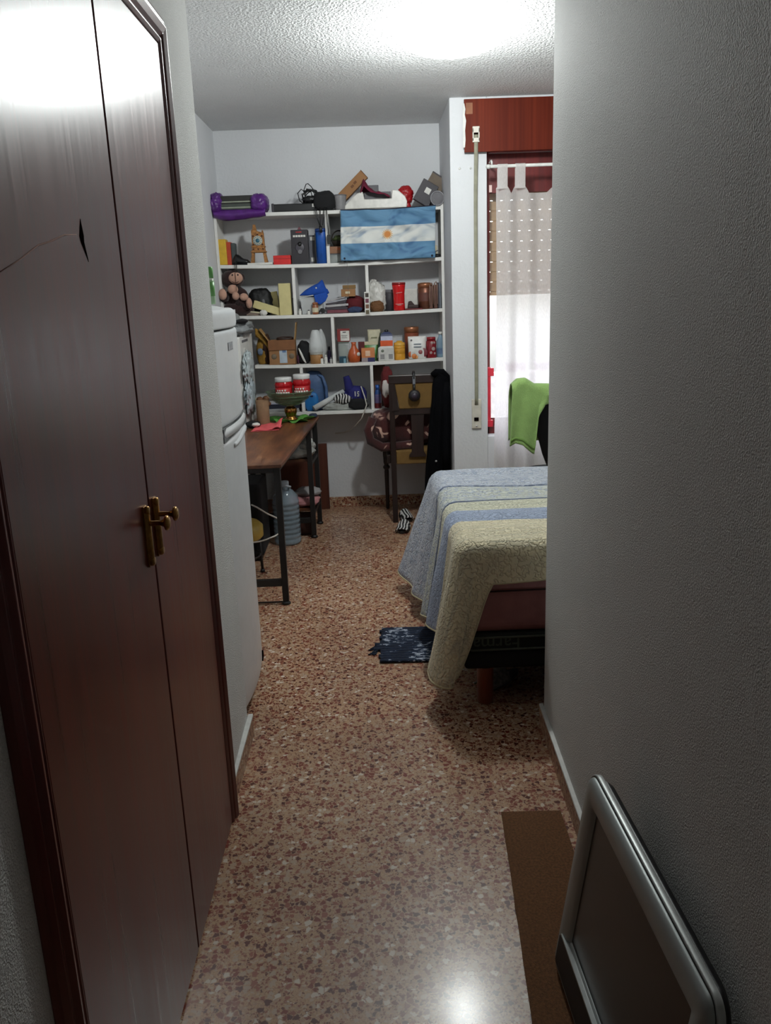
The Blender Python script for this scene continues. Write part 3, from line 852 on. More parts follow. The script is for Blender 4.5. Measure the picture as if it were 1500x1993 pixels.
# ------------------------------------------------------------------ flag
FY = YF - 0.012
fa, fb, fc, fd = (-0.1681, 5.53, 2.0045), (0.4352, 5.53, 2.0118), (-0.18, 5.53, 1.6962), (0.4256, 5.53, 1.6942)
m_flag = NT('flag_cloth')
k = m_flag
uv = k.n('ShaderNodeUVMap'); sx3 = k.n('ShaderNodeSeparateXYZ'); k.l(uv, sx3)
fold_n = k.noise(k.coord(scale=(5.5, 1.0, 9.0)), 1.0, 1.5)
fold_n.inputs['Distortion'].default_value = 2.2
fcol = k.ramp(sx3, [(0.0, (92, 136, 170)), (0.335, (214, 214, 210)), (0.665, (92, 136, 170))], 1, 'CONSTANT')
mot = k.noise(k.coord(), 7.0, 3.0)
m3 = k.mix(fcol, k.ramp(fold_n, [(0.30, (176, 190, 212)), (0.42, (234, 238, 242)), (0.56, (255, 255, 255))]), 1.0, 'MULTIPLY')   # fold shading painted into the cloth colour by the noise
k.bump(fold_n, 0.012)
# radiant sun in the middle
vm = k.n('ShaderNodeVectorMath', operation='SUBTRACT'); k.l(uv, vm); vm.inputs[1].default_value = (0.493, 0.5, 0)
vs_ = k.n('ShaderNodeVectorMath', operation='MULTIPLY'); k.l(vm, vs_); vs_.inputs[1].default_value = (1.85, 1.0, 0)
ln_ = k.n('ShaderNodeVectorMath', operation='LENGTH'); k.l(vs_, ln_)
sx2 = k.n('ShaderNodeSeparateXYZ'); k.l(vs_, sx2)
at = k.n('ShaderNodeMath', operation='ARCTAN2'); k.l(sx2, at, 0, 1); k.l(sx2, at, 1, 0)
mu = k.n('ShaderNodeMath', operation='MULTIPLY'); k.l(at, mu, 0); mu.inputs[1].default_value = 16.0
sn = k.n('ShaderNodeMath', operation='SINE'); k.l(mu, sn, 0)
sm_ = k.n('ShaderNodeMath', operation='MULTIPLY_ADD'); k.l(sn, sm_, 0); sm_.inputs[1].default_value = 0.022; sm_.inputs[2].default_value = 0.088
dist = ln_.outputs['Value']
sub = k.n('ShaderNodeMath', operation='LESS_THAN'); k.t.links.new(dist, sub.inputs[0]); k.l(sm_, sub, 1)
m4 = k.mix(m3, lin((206, 160, 104)), sub)
core = k.n('ShaderNodeMath', operation='LESS_THAN'); k.t.links.new(dist, core.inputs[0]); core.inputs[1].default_value = 0.058
m5 = k.mix(m4, lin((196, 124, 60)), core)
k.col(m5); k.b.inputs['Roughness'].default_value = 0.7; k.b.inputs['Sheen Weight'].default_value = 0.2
fl = MB()
def flagp(u, v):
    a = [lerp(fa[i], fb[i], u) for i in range(3)]; b = [lerp(fc[i], fd[i], u) for i in range(3)]
    x, z = lerp(a[0], b[0], v), lerp(a[2], b[2], v)
    z -= 0.006 * math.sin(PI * u) * (1 - v)
    y = FY - .012 - .010 * (1 + math.sin(u * 15 - 6.5 * v + 5 * nz(u * 2.2, v * 2.2, 4))) * (.35 + .65 * v) - .022 * nz(u * 5.5 - v * 3.5, v * 3 + u * 2, 9)
    return (x, y, z)
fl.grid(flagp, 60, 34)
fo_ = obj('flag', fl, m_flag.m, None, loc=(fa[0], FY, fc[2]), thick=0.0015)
uvl = fo_.data.uv_layers.new(name='UVMap')
for lp_ in fo_.data.loops:
    i = lp_.vertex_index
    uvl.data[lp_.index].uv = ((i // 35) / 60, 1 - (i % 35) / 34)
tag(fo_, 'sky blue and white striped flag with a golden sun hanging over the upper board', 'flag')
m_hem = mat('dark_flag_hem', (30, 34, 52), 0.8)
obj('top_hem', MB().tube([Vector(flagp(i / 30, 0)) - Vector((fa[0], FY, fc[2])) for i in range(31)], .0035, 6), m_hem, fo_)
for u_ in (.04, .965):
    p = Vector(flagp(u_, .955)) - Vector((fa[0], FY, fc[2]))
    obj('grommet', MB().lathe([(.007, -.003), (.007, .003)], p, 12, (0, 1, 0)), m_hem, fo_)
obj('hanging_cord', MB().tube([Vector(flagp(.064, 1)) - Vector((fa[0], FY, fc[2])) + Vector((0, 0, z_)) for z_ in (0, -.05, -.10, -.17, -.24)], .0012, 5), mat('grey_cord', (92, 92, 92), 0.8), fo_)

# ------------------------------------------------------------------ row one
R_ = (-0.9546, 1.7156, 0.0826, 0.1578)
t = box_item('yellow_box', 'tall mustard yellow box at the wall end of the upper row', 'box', base(R_, 1, 5.60), R_[2], .09, R_[3], mat('mustard_card', (204, 164, 44), 0.55))
obj('torn_corner', MB().prism([(-R_[2] / 2, R_[3]), (-R_[2] / 2, R_[3] - .035), (-.01, R_[3] - .002), (.01, R_[3])], -.0464, -.0448, front), cream_p, t)
R_ = (-0.9024, 1.7144, 0.0299, 0.1426)
box_item('orange_book', 'thin orange red book standing next to the yellow box', 'book', base(R_, 1, 5.62), R_[2], .09, R_[3], mat('orange_red_cover', (176, 62, 36), 0.6), bev=0.002)
R_ = (-0.8736, 1.7134, 0.0249, 0.1364)
box_item('grey_book', 'thin slate grey book standing next to the orange one', 'book', base(R_, 1, 5.62), R_[2], .08, R_[3], mat('slate_cover', (62, 70, 70), 0.6), bev=0.002)
R_ = (-0.8228, 1.7108, 0.0894, 0.0666)
t = thing('black_shoe', 'shiny black shoe by the thin grey book', 'shoe', (R_[0], 5.585, sz(1, R_[0])))
def shoe_ring(x):
    q = (x + .5)
    h = pl(q, [(0, .040), (.15, .070), (.35, .066), (.6, .042), (.85, .036), (1, .018)])
    wd_ = pl(q, [(0, .022), (.2, .030), (.5, .029), (.75, .034), (.92, .026), (1, .010)])
    return [Vector((x * .11, math.cos(a) * wd_, max(0, h * .5 + math.sin(a) * h * .5))) for a in [2 * PI * i / 14 for i in range(14)]]
obj('shoe_upper', MB().loft([shoe_ring(-.5 + i / 12) for i in range(13)]), mat('black_gloss', (16, 16, 18), 0.18), t)
obj('shoe_sole', MB().prism([(-.056, -.024), (-.02, -.030), (.02, -.034), (.05, -.028), (.058, 0), (.05, .028), (.02, .034), (-.02, .030), (-.056, .024)], 0, .008), blackcloth, t)
obj('shoe_lace', MB().tube([(-.035, -.025, .03), (-.040, -.045, .0), (-.042, -.05, -.03), (-.036, -.048, -.06), (-.030, -.05, -.025), (-.03, -.03, .02)], .002, 5), mat('dark_lace', (36, 44, 38), 0.8), t)
# wooden clock tower
R_ = (-0.7111, 1.7199, 0.1122, 0.2357)
m_tw = mat('carved_ochre_wood', (158, 108, 58), 0.7, var=0.45, vs=70, bump=0.004, bs=120)
t = thing('tower_clock', 'carved wooden tower clock with splayed legs and round dial', 'clock', (R_[0], 5.605, sz(1, R_[0]) + .014))
H, W = R_[3], R_[2]
obj('leg', MB().prism([(-W * .5, 0), (-W * .30, 0), (-W * .24, H * .30), (-W * .38, H * .30)], -.02, .02, front), m_tw, t, bevel=0.002)
obj('leg', MB().prism([(W * .5, 0), (W * .30, 0), (W * .24, H * .30), (W * .38, H * .30)], -.02, .02, front), m_tw, t, bevel=0.002)
obj('tower_body', MB().prism([(-W * .40, H * .27), (W * .40, H * .27), (W * .36, H * .40), (W * .34, H * .78), (W * .22, H * .80), (-W * .22, H * .86), (-W * .34, H * .80), (-W * .36, H * .40)], -.022, .022, front), m_tw, t, bevel=0.003)
obj('cornice', MB().b2(-W * .44, W * .44, -.028, .026, H * .27, H * .31).b2(-W * .40, W * .40, -.026, .025, H * .41, H * .44), m_tw, t, bevel=0.002)
obj('spire', MB().prism([(-W * .30, H * .80), (-W * .02, H * .80), (-W * .08, H * .93), (-W * .10, H), (-W * .24, H), (-W * .26, H * .93)], -.014, .014, front), m_tw, t, bevel=0.002)
m_tw2 = mat('dark_carving', (78, 46, 26), 0.8)
for x_, z_ in ((-.27, .36), (0, .36), (.27, .36), (-.26, .48), (.26, .48), (-.25, .70), (0, .74), (.25, .70)): obj('carved_inset', MB().box((W * x_, -.0225, H * z_), (W * .10, .004, H * .04)), m_tw2, t)
obj('finial', MB().cyl((W * .28, 0, H * .77), (W * .28, 0, H * .85), .007, .004), m_tw, t)
obj('finial', MB().cyl((-W * .31, -.01, H * .78), (-W * .31, -.01, H * .87), .007, .004), m_tw, t)
dial = obj('dial', MB().lathe([(W * .27, 0), (W * .27, .004), (W * .22, .006)], (0, -.022, H * .58), 24, (0, -1, 0)), mat('pale_dial', (176, 180, 170), 0.5), t)
obj('dial_centre', MB().lathe([(W * .12, 0), (W * .10, .003)], (0, -.028, H * .58), 16, (0, -1, 0)), mat('teal_enamel', (36, 92, 112), 0.4), dial)
for q in range(12):
    a = q * PI / 6
    obj('hour_mark', MB().box((W * .20 * math.cos(a), -.0285, H * .58 + W * .20 * math.sin(a)), (.003, .002, .006), Matrix.Rotation(-a + PI / 2, 3, 'Y')), grey_d, dial)
R_ = (-0.7024, 1.7002, 0.1627, 0.0191)
t = box_item('white_flat_box', 'flat white box lying beneath the wooden clock', 'box', base(R_, 1, 5.60), R_[2], .10, .0135, white_p, bev=0.002)
R_ = (-0.5602, 1.6921, 0.1129, 0.0572)
t = box_item('red_box', 'low bright red box next to the black speaker carton', 'box', base(R_, 1, 5.60), R_[2], .08, R_[3], mat('bright_red_card', (204, 34, 32), 0.5), bev=0.003)
obj('lid_seam', MB().b2(-R_[2] / 2 - .0006, R_[2] / 2 + .0006, -.0406, .0406, R_[3] * .62, R_[3] * .62 + .002), red_d, t)
R_ = (-0.4408, 1.6881, 0.1093, 0.2116)
t = box_item('black_carton', 'black upright carton with a white strip and pictured device', 'box', base(R_, 1, 5.60), R_[2], .09, R_[3], mat('black_card', (40, 36, 42), 0.45))
W, H = R_[2], R_[3]
for i in range(5): panel('title_block', t, .0135, .012, .09, white_p, (i - 2) * .0165, H * .815)
panel('red_strip', t, W * .34, .006, .09, red, -.002, H * .93)
pic = obj('pictured_device', MB().lathe([(W * .27, 0), (W * .24, .0012)], (0, -.045, H * .48), 24, (0, -1, 0)), mat('dim_picture', (66, 62, 70), 0.4), t)
obj('pictured_ring', MB().lathe([(W * .15, 0), (W * .11, .001)], (0, -.0461, H * .36), 20, (0, -1, 0)), grey_m, pic)
obj('pictured_cone', MB().lathe([(W * .13, 0), (W * .03, .001)], (0, -.0461, H * .58), 20, (0, -1, 0)), black, pic)
obj('hang_tab', MB().prism([(-.014, H), (.014, H), (.006, H + .014), (0, H + .022), (-.006, H + .014)], -.004, .004, front), mat('dusky_rose', (112, 62, 72), 0.6), t)
R_ = (-0.3676, 1.6908, 0.0469, 0.1822)
t = box_item('grey_carton', 'plain grey carton squeezed between black carton and blue tube', 'box', base(R_, 1, 5.68), R_[2] + .02, .07, R_[3], mat('plain_grey', (96, 96, 104), 0.6))
panel('white_sticker', t, .028, .022, .07, white_p, .004, R_[3] * .88)
panel('small_print', t, .02, .026, .07, white_p, 0, .03)
R_ = (-0.3004, 1.6868, 0.0797, 0.2089)
t = thing('blue_tube', 'tall blue cylindrical tube with a black strap', 'tube', base(R_, 1, 5.60))
rd = R_[2] / 2
obj('tube_body', MB().lathe([(rd, 0), (rd, R_[3] - .01), (rd * .96, R_[3])], seg=28), blue, t)
obj('tube_lid', MB().lathe([(rd + .001, R_[3] * .93), (rd + .001, R_[3] + .004), (rd * .9, R_[3] + .008)], seg=28), mat('darker_blue', (24, 62, 130), 0.4), t)
obj('strap', MB().b2(-rd - .004, -rd + .003, -.012, .012, .03, R_[3] * .9).b2(-rd - .006, -rd + .004, -.014, .014, R_[3] * .5, R_[3] * .56), black, t)
R_ = (-0.2124, 1.6846, 0.067, 0.0609)
t = thing('glass_box', 'cloudy glass container under the small brown box by the flag edge', 'container', base(R_, 1, 5.64))
obj('box_body', cuboid(R_[2] + .03, .09, R_[3] - .006), glassm, t, bevel=0.004)
obj('contents', MB().blob((0, 0, .028), (.04, .032, .026), .3, 3, 5, flat=.004), mat('mixed_grey_bits', (132, 132, 130), 0.6, var=0.6, vs=80), t)
obj('lid', MB().b2(-R_[2] / 2 - .017, R_[2] / 2 + .017, -.047, .047, R_[3] - .006, R_[3] - .001), grey_m, t)
zb = sz(1, R_[0]) + R_[3]
t = box_item('small_brown_box', 'small brown box on the glass container half hidden by the flag', 'box', (R_[0], 5.64, zb), .085, .08, .044, mat('tan_card', (146, 104, 78), 0.7))
panel('orange_band', t, .03, .012, .08, mat('orange_print', (176, 88, 44), 0.6), .025, .028)
t = thing('round_basket', 'small round dark basket holding green things behind the flag edge', 'basket', (R_[0] + .022, 5.66, zb + .0445))
obj('basket_body', MB().lathe([(.035, 0), (.052, .035), (.050, .036), (.033, .003)], seg=20), mat('dark_wicker', (40, 32, 24), 0.8, bump=0.004, bs=90), t)
obj('handle', MB().tube([(.05 * math.cos(a), 0, .035 + .065 * math.sin(a)) for a in [PI * i / 14 for i in range(15)]], .004, 6), mat('dark_wicker', (40, 32, 24)), t)
obj('green_contents', MB().blob((0, 0, .042), (.040, .036, .028), .3, 3, 8), mat('mossy_green', (72, 84, 46), 0.8, var=0.4, vs=40), t)
R_ = (0.4532, 1.6993, 0.0301, 0.0352)
t = thing('black_clip', 'small black clip lamp at the pier end of the upper row', 'gadget', (R_[0] - .006, 5.62, sz(1, R_[0])))
obj('gadget_body', MB().blob((0, 0, .012), (.03, .03, .012), .1, 2, 1, flat=.001), black, t)
obj('gadget_arm', MB().tube([(-.015, 0, .015), (-.01, 0, .04), (.008, -.005, .045)], .004, 6), grey_m, t)
R_ = (0.45, 1.7052, 0.0203, 0.071)
box_item('pale_slab', 'narrow pale slab standing behind the flag at the pier end', 'box', (R_[0] - .012, 5.69, sz(1, R_[0])), .03, .05, .08, cream_p)

# ------------------------------------------------------------------ row two
# plush monkey
X0 = -0.8794; zb = sz(2, X0)
m_plb = mat('dark_brown_plush', (44, 20, 18), 0.95, bump=0.003, bs=180, sheen=0.2)
m_plt = mat('pinkish_tan_plush', (188, 146, 126), 0.95, bump=0.002, bs=180, sheen=0.2)
t = thing('plush_monkey', 'seated dark brown plush monkey with tan face and paws', 'plush toy', (X0, 5.60, zb))
def at(u, v, y=5.56): return (u, v)
def lp3(px, pz, y): return (px - X0, y - 5.60, pz - zb)
obj('body', MB().blob((0, .02, .09), (.085, .06, .10), .06, 2, 2, flat=.001).blob((.005, .01, .045), (.11, .07, .05), .05, 2, 3, flat=.001), m_plb, t)
obj('head', MB().blob(lp3(-0.8949, 1.6107, 5.60), (.072, .062, .062), .05, 2, 4), m_plb, t)
obj('muzzle', MB().blob(lp3(-0.8655, 1.615, 5.545), (.046, .026, .036), .03, 2, 5), m_plt, t)
for du in (-6, 7): obj('eye', MB().blob(lp3(-0.8655 + du * .0034 * .8, 1.634, 5.523), (.005, .004, .006), 0, 1, 0, 10, 8), black, t)
obj('mouth', MB().tube([lp3(-0.8655 + dx, 1.5896 + dz, 5.519) for dx, dz in ((-.02, .003), (-.01, -.003), (0, -.004), (.012, -.002), (.022, .004))], .0018, 5), m_plb, t)
obj('belly', MB().blob(lp3(-0.8894, 1.5456, 5.545), (.034, .02, .030), .04, 2, 6), m_plt, t)
for (u_, v_, r1, r2) in ((433, 574, .026, .036),): pass
for cu, cw_, rz_ in ((-0.9551, 1.5157, (.026, .022, .036)), (-0.8715, 1.5032, (.023, .018, .026)), (-0.8192, 1.4949, (.027, .018, .024)), (-0.7887, 1.455, (.020, .026, .034))):
    obj('paw', MB().blob((cu - X0, -.072, cw_ - zb), rz_, .04, 2, 7), m_plt, t)
for pa, pb in (((-.06, .0, .12), (-0.9551 - X0, -.06, 1.4932 - zb)), ((.05, .0, .11), (-0.8607 - X0, -.055, 1.4898 - zb)), ((.02, .0, .05), (-0.7906 - X0, -.055, 1.442 - zb)), ((.0, -.01, .06), (-0.8346 - X0, -.05, 1.476 - zb))):
    obj('limb', MB().tube([Vector(pa).lerp(Vector(pb), i / 6) for i in range(7)], .027, 12), m_plb, t)
for su in (-0.9633, -0.8325): obj('ear', MB().blob((su - X0, .01, 1.6177 - zb), (.016, .012, .022), .03, 2, 9), m_plb, t)
obj('hanging_string', MB().tube([lp3(-0.8604, 1.707, 5.535), lp3(-0.8617, 1.6337, 5.515), lp3(-0.8623, 1.535, 5.515)], .0016, 5), m_plb, t)
# black plastic bag
R_ = (-0.7345, 1.4454, 0.1559, 0.1018)
t = thing('black_plastic_bag', 'crumpled black plastic bag with a pale print behind the plush monkey', 'bag', (R_[0], 5.68, sz(2, R_[0])))
obj('bag_body', MB().blob((0, 0, .085), (.078, .05, .084), .11, 1.8, 3, flat=.001, p=2.6, ridge=.55), mat('black_film', (14, 14, 16), 0.6, bump=0.004, bs=35), t)
obj('pale_print', MB().blob((.025, -.052, .085), (.012, .004, .018), .3, 4, 3), grey_m, t)
# foam
R_ = (-0.5582, 1.3742, 0.0773, 0.2018)
t = box_item('foam_block', 'tall pale yellow foam block standing against the divider', 'foam', base(R_, 2, 5.60), R_[2], .08, R_[3], foam, bev=0.004)
p0 = Vector((-0.7757, 5.57, 1.4541)); p1 = Vector((-0.6014, 5.57, 1.3955))
t = thing('foam_plank', 'pale yellow foam plank lying at a slant below the black plastic bag', 'foam', (0, 0, 0))
d_ = (p1 - p0); an = math.atan2(d_.z, d_.x)
t.location = (p0.x, 5.60, p0.z - .025); t.rotation_euler = (0, -an, 0)
obj('plank', MB().b2(0, d_.length + .01, -.02, .03, -.003, .045), foam, t, bevel=0.004)
R_ = (-0.6363, 1.4085, 0.0613, 0.1321)
t = thing('foam_sheet', 'pale yellow foam sheet leaning behind the slanted plank', 'foam', (R_[0], 5.69, sz(2, R_[0])), (0, math.radians(-6), 0))
obj('sheet', MB().b2(-R_[2] / 2, R_[2] / 2, -.012, .012, .002, R_[3] + .02), foam, t, bevel=0.003)
t = thing('crumpled_tissue', 'small crumpled white tissue at the board edge beneath the foam plank', 'tissue', (-0.7049, 5.565, sz(2, -.72)))
obj('tissue', MB().blob((0, 0, .017), (.024, .014, .018), .35, 3, 4, flat=.001), white_p, t)
t = thing('folded_papers', 'thin stack of folded papers lying between plush monkey and tissue', 'papers', (-0.7681, 5.60, sz(2, -.78)))
obj('paper_stack', MB().box((0, 0, .010), (.10, .05, .018), Matrix.Rotation(.06, 3, 'Y')), mat('brownish_paper', (120, 104, 94), 0.8), t)
obj('top_sheet', MB().box((-.004, -.002, .024), (.09, .05, .008), Matrix.Rotation(.14, 3, 'Y')), cream_p, t)
# compartment two
R_ = (-0.382, 1.3806, 0.1759, 0.0985)
t = thing('storage_tub', 'clear grey plastic tub under the bright blue cap', 'tub', (R_[0] - .004, 5.65, sz(2, R_[0])))
obj('tub_body', MB().loft([[Vector((a * .075 * f, b * .065 * f, z)) for a, b in ((-1, -1), (1, -1), (1, 1), (-1, 1))] for f, z in ((.88, 0.001), (1, .10), (1.05, .101), (1.05, .108), (.97, .108), (.86, .006))], smooth=False), clear, t, bevel=0.003)
obj('contents', MB().blob((0, 0, .05), (.060, .045, .046), .25, 3, 9, flat=.008), mat('grey_clutter', (98, 92, 92), 0.7, var=0.5, vs=60), t)
R2 = (-0.3723, 1.4396, 0.1853, 0.1401)
t = thing('blue_hat', 'bright blue fabric cap with a peaked crown perched on the clear tub', 'hat', (R2[0], 5.635, sz(2, R_[0]) + .109))
m_pb = mat('bright_blue_fabric', (20, 72, 164), 0.85, var=.15, bump=0.002, bs=70)
def cap_ring(x):
    top = pl(x, [(-.092, .018), (-.055, .048), (-.01, .072), (.03, .088), (.058, .112), (.070, .096), (.078, .056), (.094, .048), (.100, .030)])
    bot = pl(x, [(-.092, .012), (-.04, .004), (.02, .002), (.07, .006), (.100, .022)])
    dd = pl(x, [(-.092, .010), (-.04, .040), (.03, .048), (.07, .034), (.100, .012)])
    return [Vector((x, dd * math.copysign(abs(math.cos(a)) ** .8, math.cos(a)) + .004 * nz(x * 40, math.cos(a) * 3, 2), (top + bot) / 2 + (top - bot) / 2 * math.copysign(abs(math.sin(a)) ** .7, math.sin(a)))) for a in [2 * PI * i / 20 for i in range(20)]]
obj('crown', MB().loft([cap_ring(-.092 + .192 * i / 22) for i in range(23)]), m_pb, t)
obj('hanging_flap', MB().prism([(.002, .012), (.088, .030), (.096, .004), (.076, -.030), (.040, -.050), (.012, -.034)], -.070, -.056, front), m_pb, t, bevel=0.006, seg=3)
obj('pale_hem', MB().tube([(-.085, -.016, .010), (-.04, -.042, .008), (.0, -.050, .012)], .003, 6), white_p, t)
obj('small_emblem', MB().lathe([(.006, 0), (.005, .002)], (.020, -.046, .058), 10, (0, -1, .2)), white_p, t)
def small_bottle(name, label, loc, r_, h_, mb_, ml, group=None, cat='bottle'):
    t = thing(name, label, cat, loc, group=group)
    obj('bottle_body', MB().lathe([(r_ * .92, 0), (r_, .004), (r_, h_ * .66), (r_ * .55, h_ * .78), (r_ * .5, h_ * .8)], seg=18), mb_, t)
    obj('cap', MB().lathe([(r_ * .6, h_ * .79), (r_ * .6, h_), (r_ * .5, h_ * 1.005)], seg=18), ml, t)
    return t
x_ = -0.3638
t = thing('copper_jar', 'small copper coloured jar with a cream label in front of the clear tub', 'jar', (x_, 5.565, sz(2, x_)))
obj('jar_body', MB().lathe([(.018, 0), (.021, .006), (.021, .050), (.016, .060), (.016, .066)], seg=20), mat('copper_glaze', (150, 92, 60), 0.4), t)
obj('label_band', MB().lathe([(.0215, .014), (.0215, .042)], seg=20, caps=False), cream_p, t, fix=False)
obj('lid', MB().lathe([(.018, .064), (.018, .074), (.012, .077)], seg=20), mat('copper_glaze', (150, 92, 60)), t)
x_ = -0.4083; small_bottle('white_vial', 'tiny white vial standing before the clear tub next to the copper jar', (x_, 5.568, sz(2, x_)), .010, .030, white_p, grey_m)
x_ = -0.465; small_bottle('white_vial', 'tiny white vial close to the divider beside the foam block', (x_, 5.568, sz(2, x_)), .010, .038, white_p, white_p)
x_ = -0.4917
t = thing('grey_clipboard', 'slim dark grey board leaning on the divider next to the clear tub', 'board', (x_ + .002, 5.64, sz(2, x_)), (0, math.radians(-10), 0))
obj('board', MB().b2(-.004, .004, -.06, .06, .001, .11), grey_d, t, bevel=0.002)
x_ = -0.3145
t = thing('toy_car', 'little black toy vehicle beside the copper jar', 'toy', (x_, 5.575, sz(2, x_)))
obj('toy_body', MB().prism([(-.028, .008), (.028, .008), (.028, .022), (.014, .026), (.006, .038), (-.014, .038), (-.020, .026), (-.028, .022)], -.014, .014, front), black, t, bevel=0.003)
for dx in (-.017, .017): obj('wheel', MB().cyl((dx, -.016, .008), (dx, .016, .008), .008), grey_m, t)
x_ = -0.2225
t = thing('magazine_stack', 'slanting stack of magazines and papers in the middle of the second row', 'papers', (x_, 5.63, sz(2, x_)))
mm_ = [mat('magazine_grey', (150, 150, 158), 0.4), mat('magazine_dark', (52, 44, 52), 0.5), mat('magazine_rose', (110, 52, 62), 0.5), mat('magazine_pale', (172, 168, 170), 0.5)]
z_ = .004
for i, (h_, tl_, mi) in enumerate(((.020, 0.0, 2), (.016, .02, 1), (.014, -.05, 3), (.012, -.10, 1), (.010, -.16, 0), (.006, -.20, 3))):
    obj('magazine', MB().box((.004 * (-1) ** i, 0, z_ + h_ / 2), (.155 - .006 * i, .10, h_), Matrix.Rotation(tl_, 3, 'Y')), mm_[mi], t, bevel=0.001)
    z_ += h_ + .0025
x_ = -0.142
t = box_item('parcel_box', 'little tan cardboard parcel box on the heap of fabric beside the photo strip', 'box', (x_ - .002, 5.62, sz(2, x_) + .105), .094, .07, .048, card)
obj('top_flap', MB().b2(-.036, .050, -.03, .03, .049, .073), mat('darker_tan', (128, 98, 58), 0.8), t, bevel=0.002)
panel('sticker', t, .03, .014, .07, cream_p, -.004, .026)
x_ = -0.0972
t = thing('maroon_cloth', 'folded maroon cloth heaped under the parcel box', 'cloth', (x_ - .006, 5.65, sz(2, x_)))
obj('cloth', MB().blob((0, 0, .052), (.064, .055, .054), .15, 2.4, 8, flat=.001, p=2.6), mat('maroon_cloth', (88, 18, 26), 0.9, bump=0.003, bs=50), t)
x_ = -0.092
t = thing('denim_cloth', 'small folded blue denim cloth at the board edge next to the photo strip', 'cloth', (x_ - .012, 5.578, sz(2, x_)))
obj('cloth', MB().blob((0, 0, .020), (.048, .022, .020), .2, 2.4, 3, flat=.001), mat('denim_blue', (50, 62, 92), 0.9, var=.3, vs=60, bump=0.002, bs=90), t)
# photo strip
R_ = (-0.0224, 1.3528, 0.0335, 0.146)
t = thing('photo_strip', 'narrow white strip of four little photos pinned to the divider edge', 'photo', (R_[0], 5.543, R_[1]))
obj('strip', MB().b2(-R_[2] / 2, R_[2] / 2, -.001, .001, 0, R_[3]), white_p, t)
for i, c4 in enumerate(((66, 58, 52), (112, 58, 76), (120, 84, 66), (96, 86, 66))):
    zc = R_[3] * (.86 - .245 * i)
    obj('photo', MB().b2(-R_[2] * .33, R_[2] * .33, -.0018, -.0008, zc - .013, zc + .013), mat('photo_print_%d' % i, c4, 0.4, var=0.5, vs=120), t)
# compartment three
R_ = (0.056, 1.3907, 0.1328, 0.1712)
t = thing('white_plastic_bag', 'crumpled white plastic bag standing behind the photo strip', 'bag', (R_[0], 5.68, sz(2, R_[0])))
obj('bag_body', MB().blob((-.012, 0, .085), (.056, .05, .090), .13, 2.2, 5, flat=.001, p=2.3, ridge=1.2).blob((-.032, 0, .145), (.032, .03, .050), .18, 2.6, 2, ridge=1.2), mat('white_film', (205, 203, 198), 0.4, bump=0.004, bs=35), t)
x_ = 0.0411
t = thing('brown_paper_bag', 'squat brown paper bag below the white plastic bag', 'bag', (x_, 5.595, sz(2, x_)))
obj('bag_body', MB().blob((0, 0, .032), (.042, .034, .034), .12, 2.4, 5, flat=.001, p=2.6, ridge=.8), mat('kraft_paper', (104, 68, 36), 0.8, bump=0.003, bs=50), t)
x_ = 0.1288
t = thing('charcoal_canister', 'charcoal grey canister half hidden behind the red tumbler', 'canister', (x_, 5.67, sz(2, x_)))
obj('canister_body', MB().lathe([(.030, 0), (.030, .118), (.026, .122)], seg=24), grey_d, t)
obj('canister_lid', MB().lathe([(.031, .115), (.031, .135), (.027, .138)], seg=24), grey_m, t)
R_ = (0.1882, 1.3705, 0.0877, 0.1795)
t = thing('red_tumbler', 'tall glossy red tumbler with a flared rim and faint white print', 'tumbler', base(R_, 2, 5.595))
W, H = R_[2] / 2, R_[3]
m_rt = mat('glossy_red', (196, 20, 24), 0.22)
obj('tumbler_body', MB().lathe([(W * .80, 0), (W * .88, .01), (W * .84, H * .3), (W * .86, H * .6), (W * .98, H * .86), (W, H * .93)], seg=28), m_rt, t)
obj('tumbler_rim', MB().lathe([(W * 1.0, H * .92), (W * 1.03, H * .95), (W * 1.0, H), (W * .9, H)], seg=28), mat('darker_red', (128, 16, 18), 0.3), t)
for zc, hw_ in ((H * .62, .018), (H * .24, .024), (H * .20, .012)):
    obj('white_print', MB().grid(lambda u, v: (math.sin((u - .5) * 1.5) * W * .90 * (hw_ / .024), -math.cos((u - .5) * 1.5 * (hw_ / .024)) * W * .905 - .001, zc + (v - .5) * .004 + .006 * u * (zc > .1)), 10, 1), mat('pale_pink_print', (222, 150, 144), 0.5), t, thick=0.001)
x_ = 0.278
t = box_item('white_backing_box', 'plain white box behind the red tumbler and copper tin', 'box', (x_, 5.715, sz(2, x_)), .10, .05, .135, white_p)
x_ = 0.2791
t = thing('dark_wallet', 'dark brown leather wallet lying on a red notebook beyond the tumbler', 'wallet', (x_ + .002, 5.62, sz(2, x_) + .0105))
obj('wallet_body', MB().b2(-.035, .035, -.03, .03, 0, .022), mat('dark_leather', (48, 26, 24), 0.5), t, bevel=0.004)
obj('wallet_flap', MB().prism([(-.035, .022), (.01, .022), (-.012, .048), (-.030, .044)], -.01, .022, front), mat('dark_leather', (48, 26, 24)), t, bevel=0.003)
t = box_item('red_notebook', 'flat red notebook lying beneath the dark wallet', 'notebook', (x_ + .004, 5.61, sz(2, x_)), .115, .09, .010, red_d, bev=0.001)
R_ = (0.3652, 1.3899, 0.0986, 0.1707)
t = thing('copper_tin', 'tall copper brown tin with a domed lid behind the leather bags', 'tin', base(R_, 2, 5.65))
W, H = R_[2] / 2, R_[3]
m_cop = mat('worn_copper', (122, 78, 60), 0.38, 0.5, 0.25, 30)
obj('tin_body', MB().lathe([(W, 0), (W, H * .80), (W * .96, H * .81)], seg=28), m_cop, t)
obj('tin_lid', MB().lathe([(W * 1.03, H * .80), (W * 1.03, H * .93), (W * .96, H * .97), (W * .5, H)], seg=28), mat('bright_copper', (158, 104, 74), 0.35, 0.5), t)
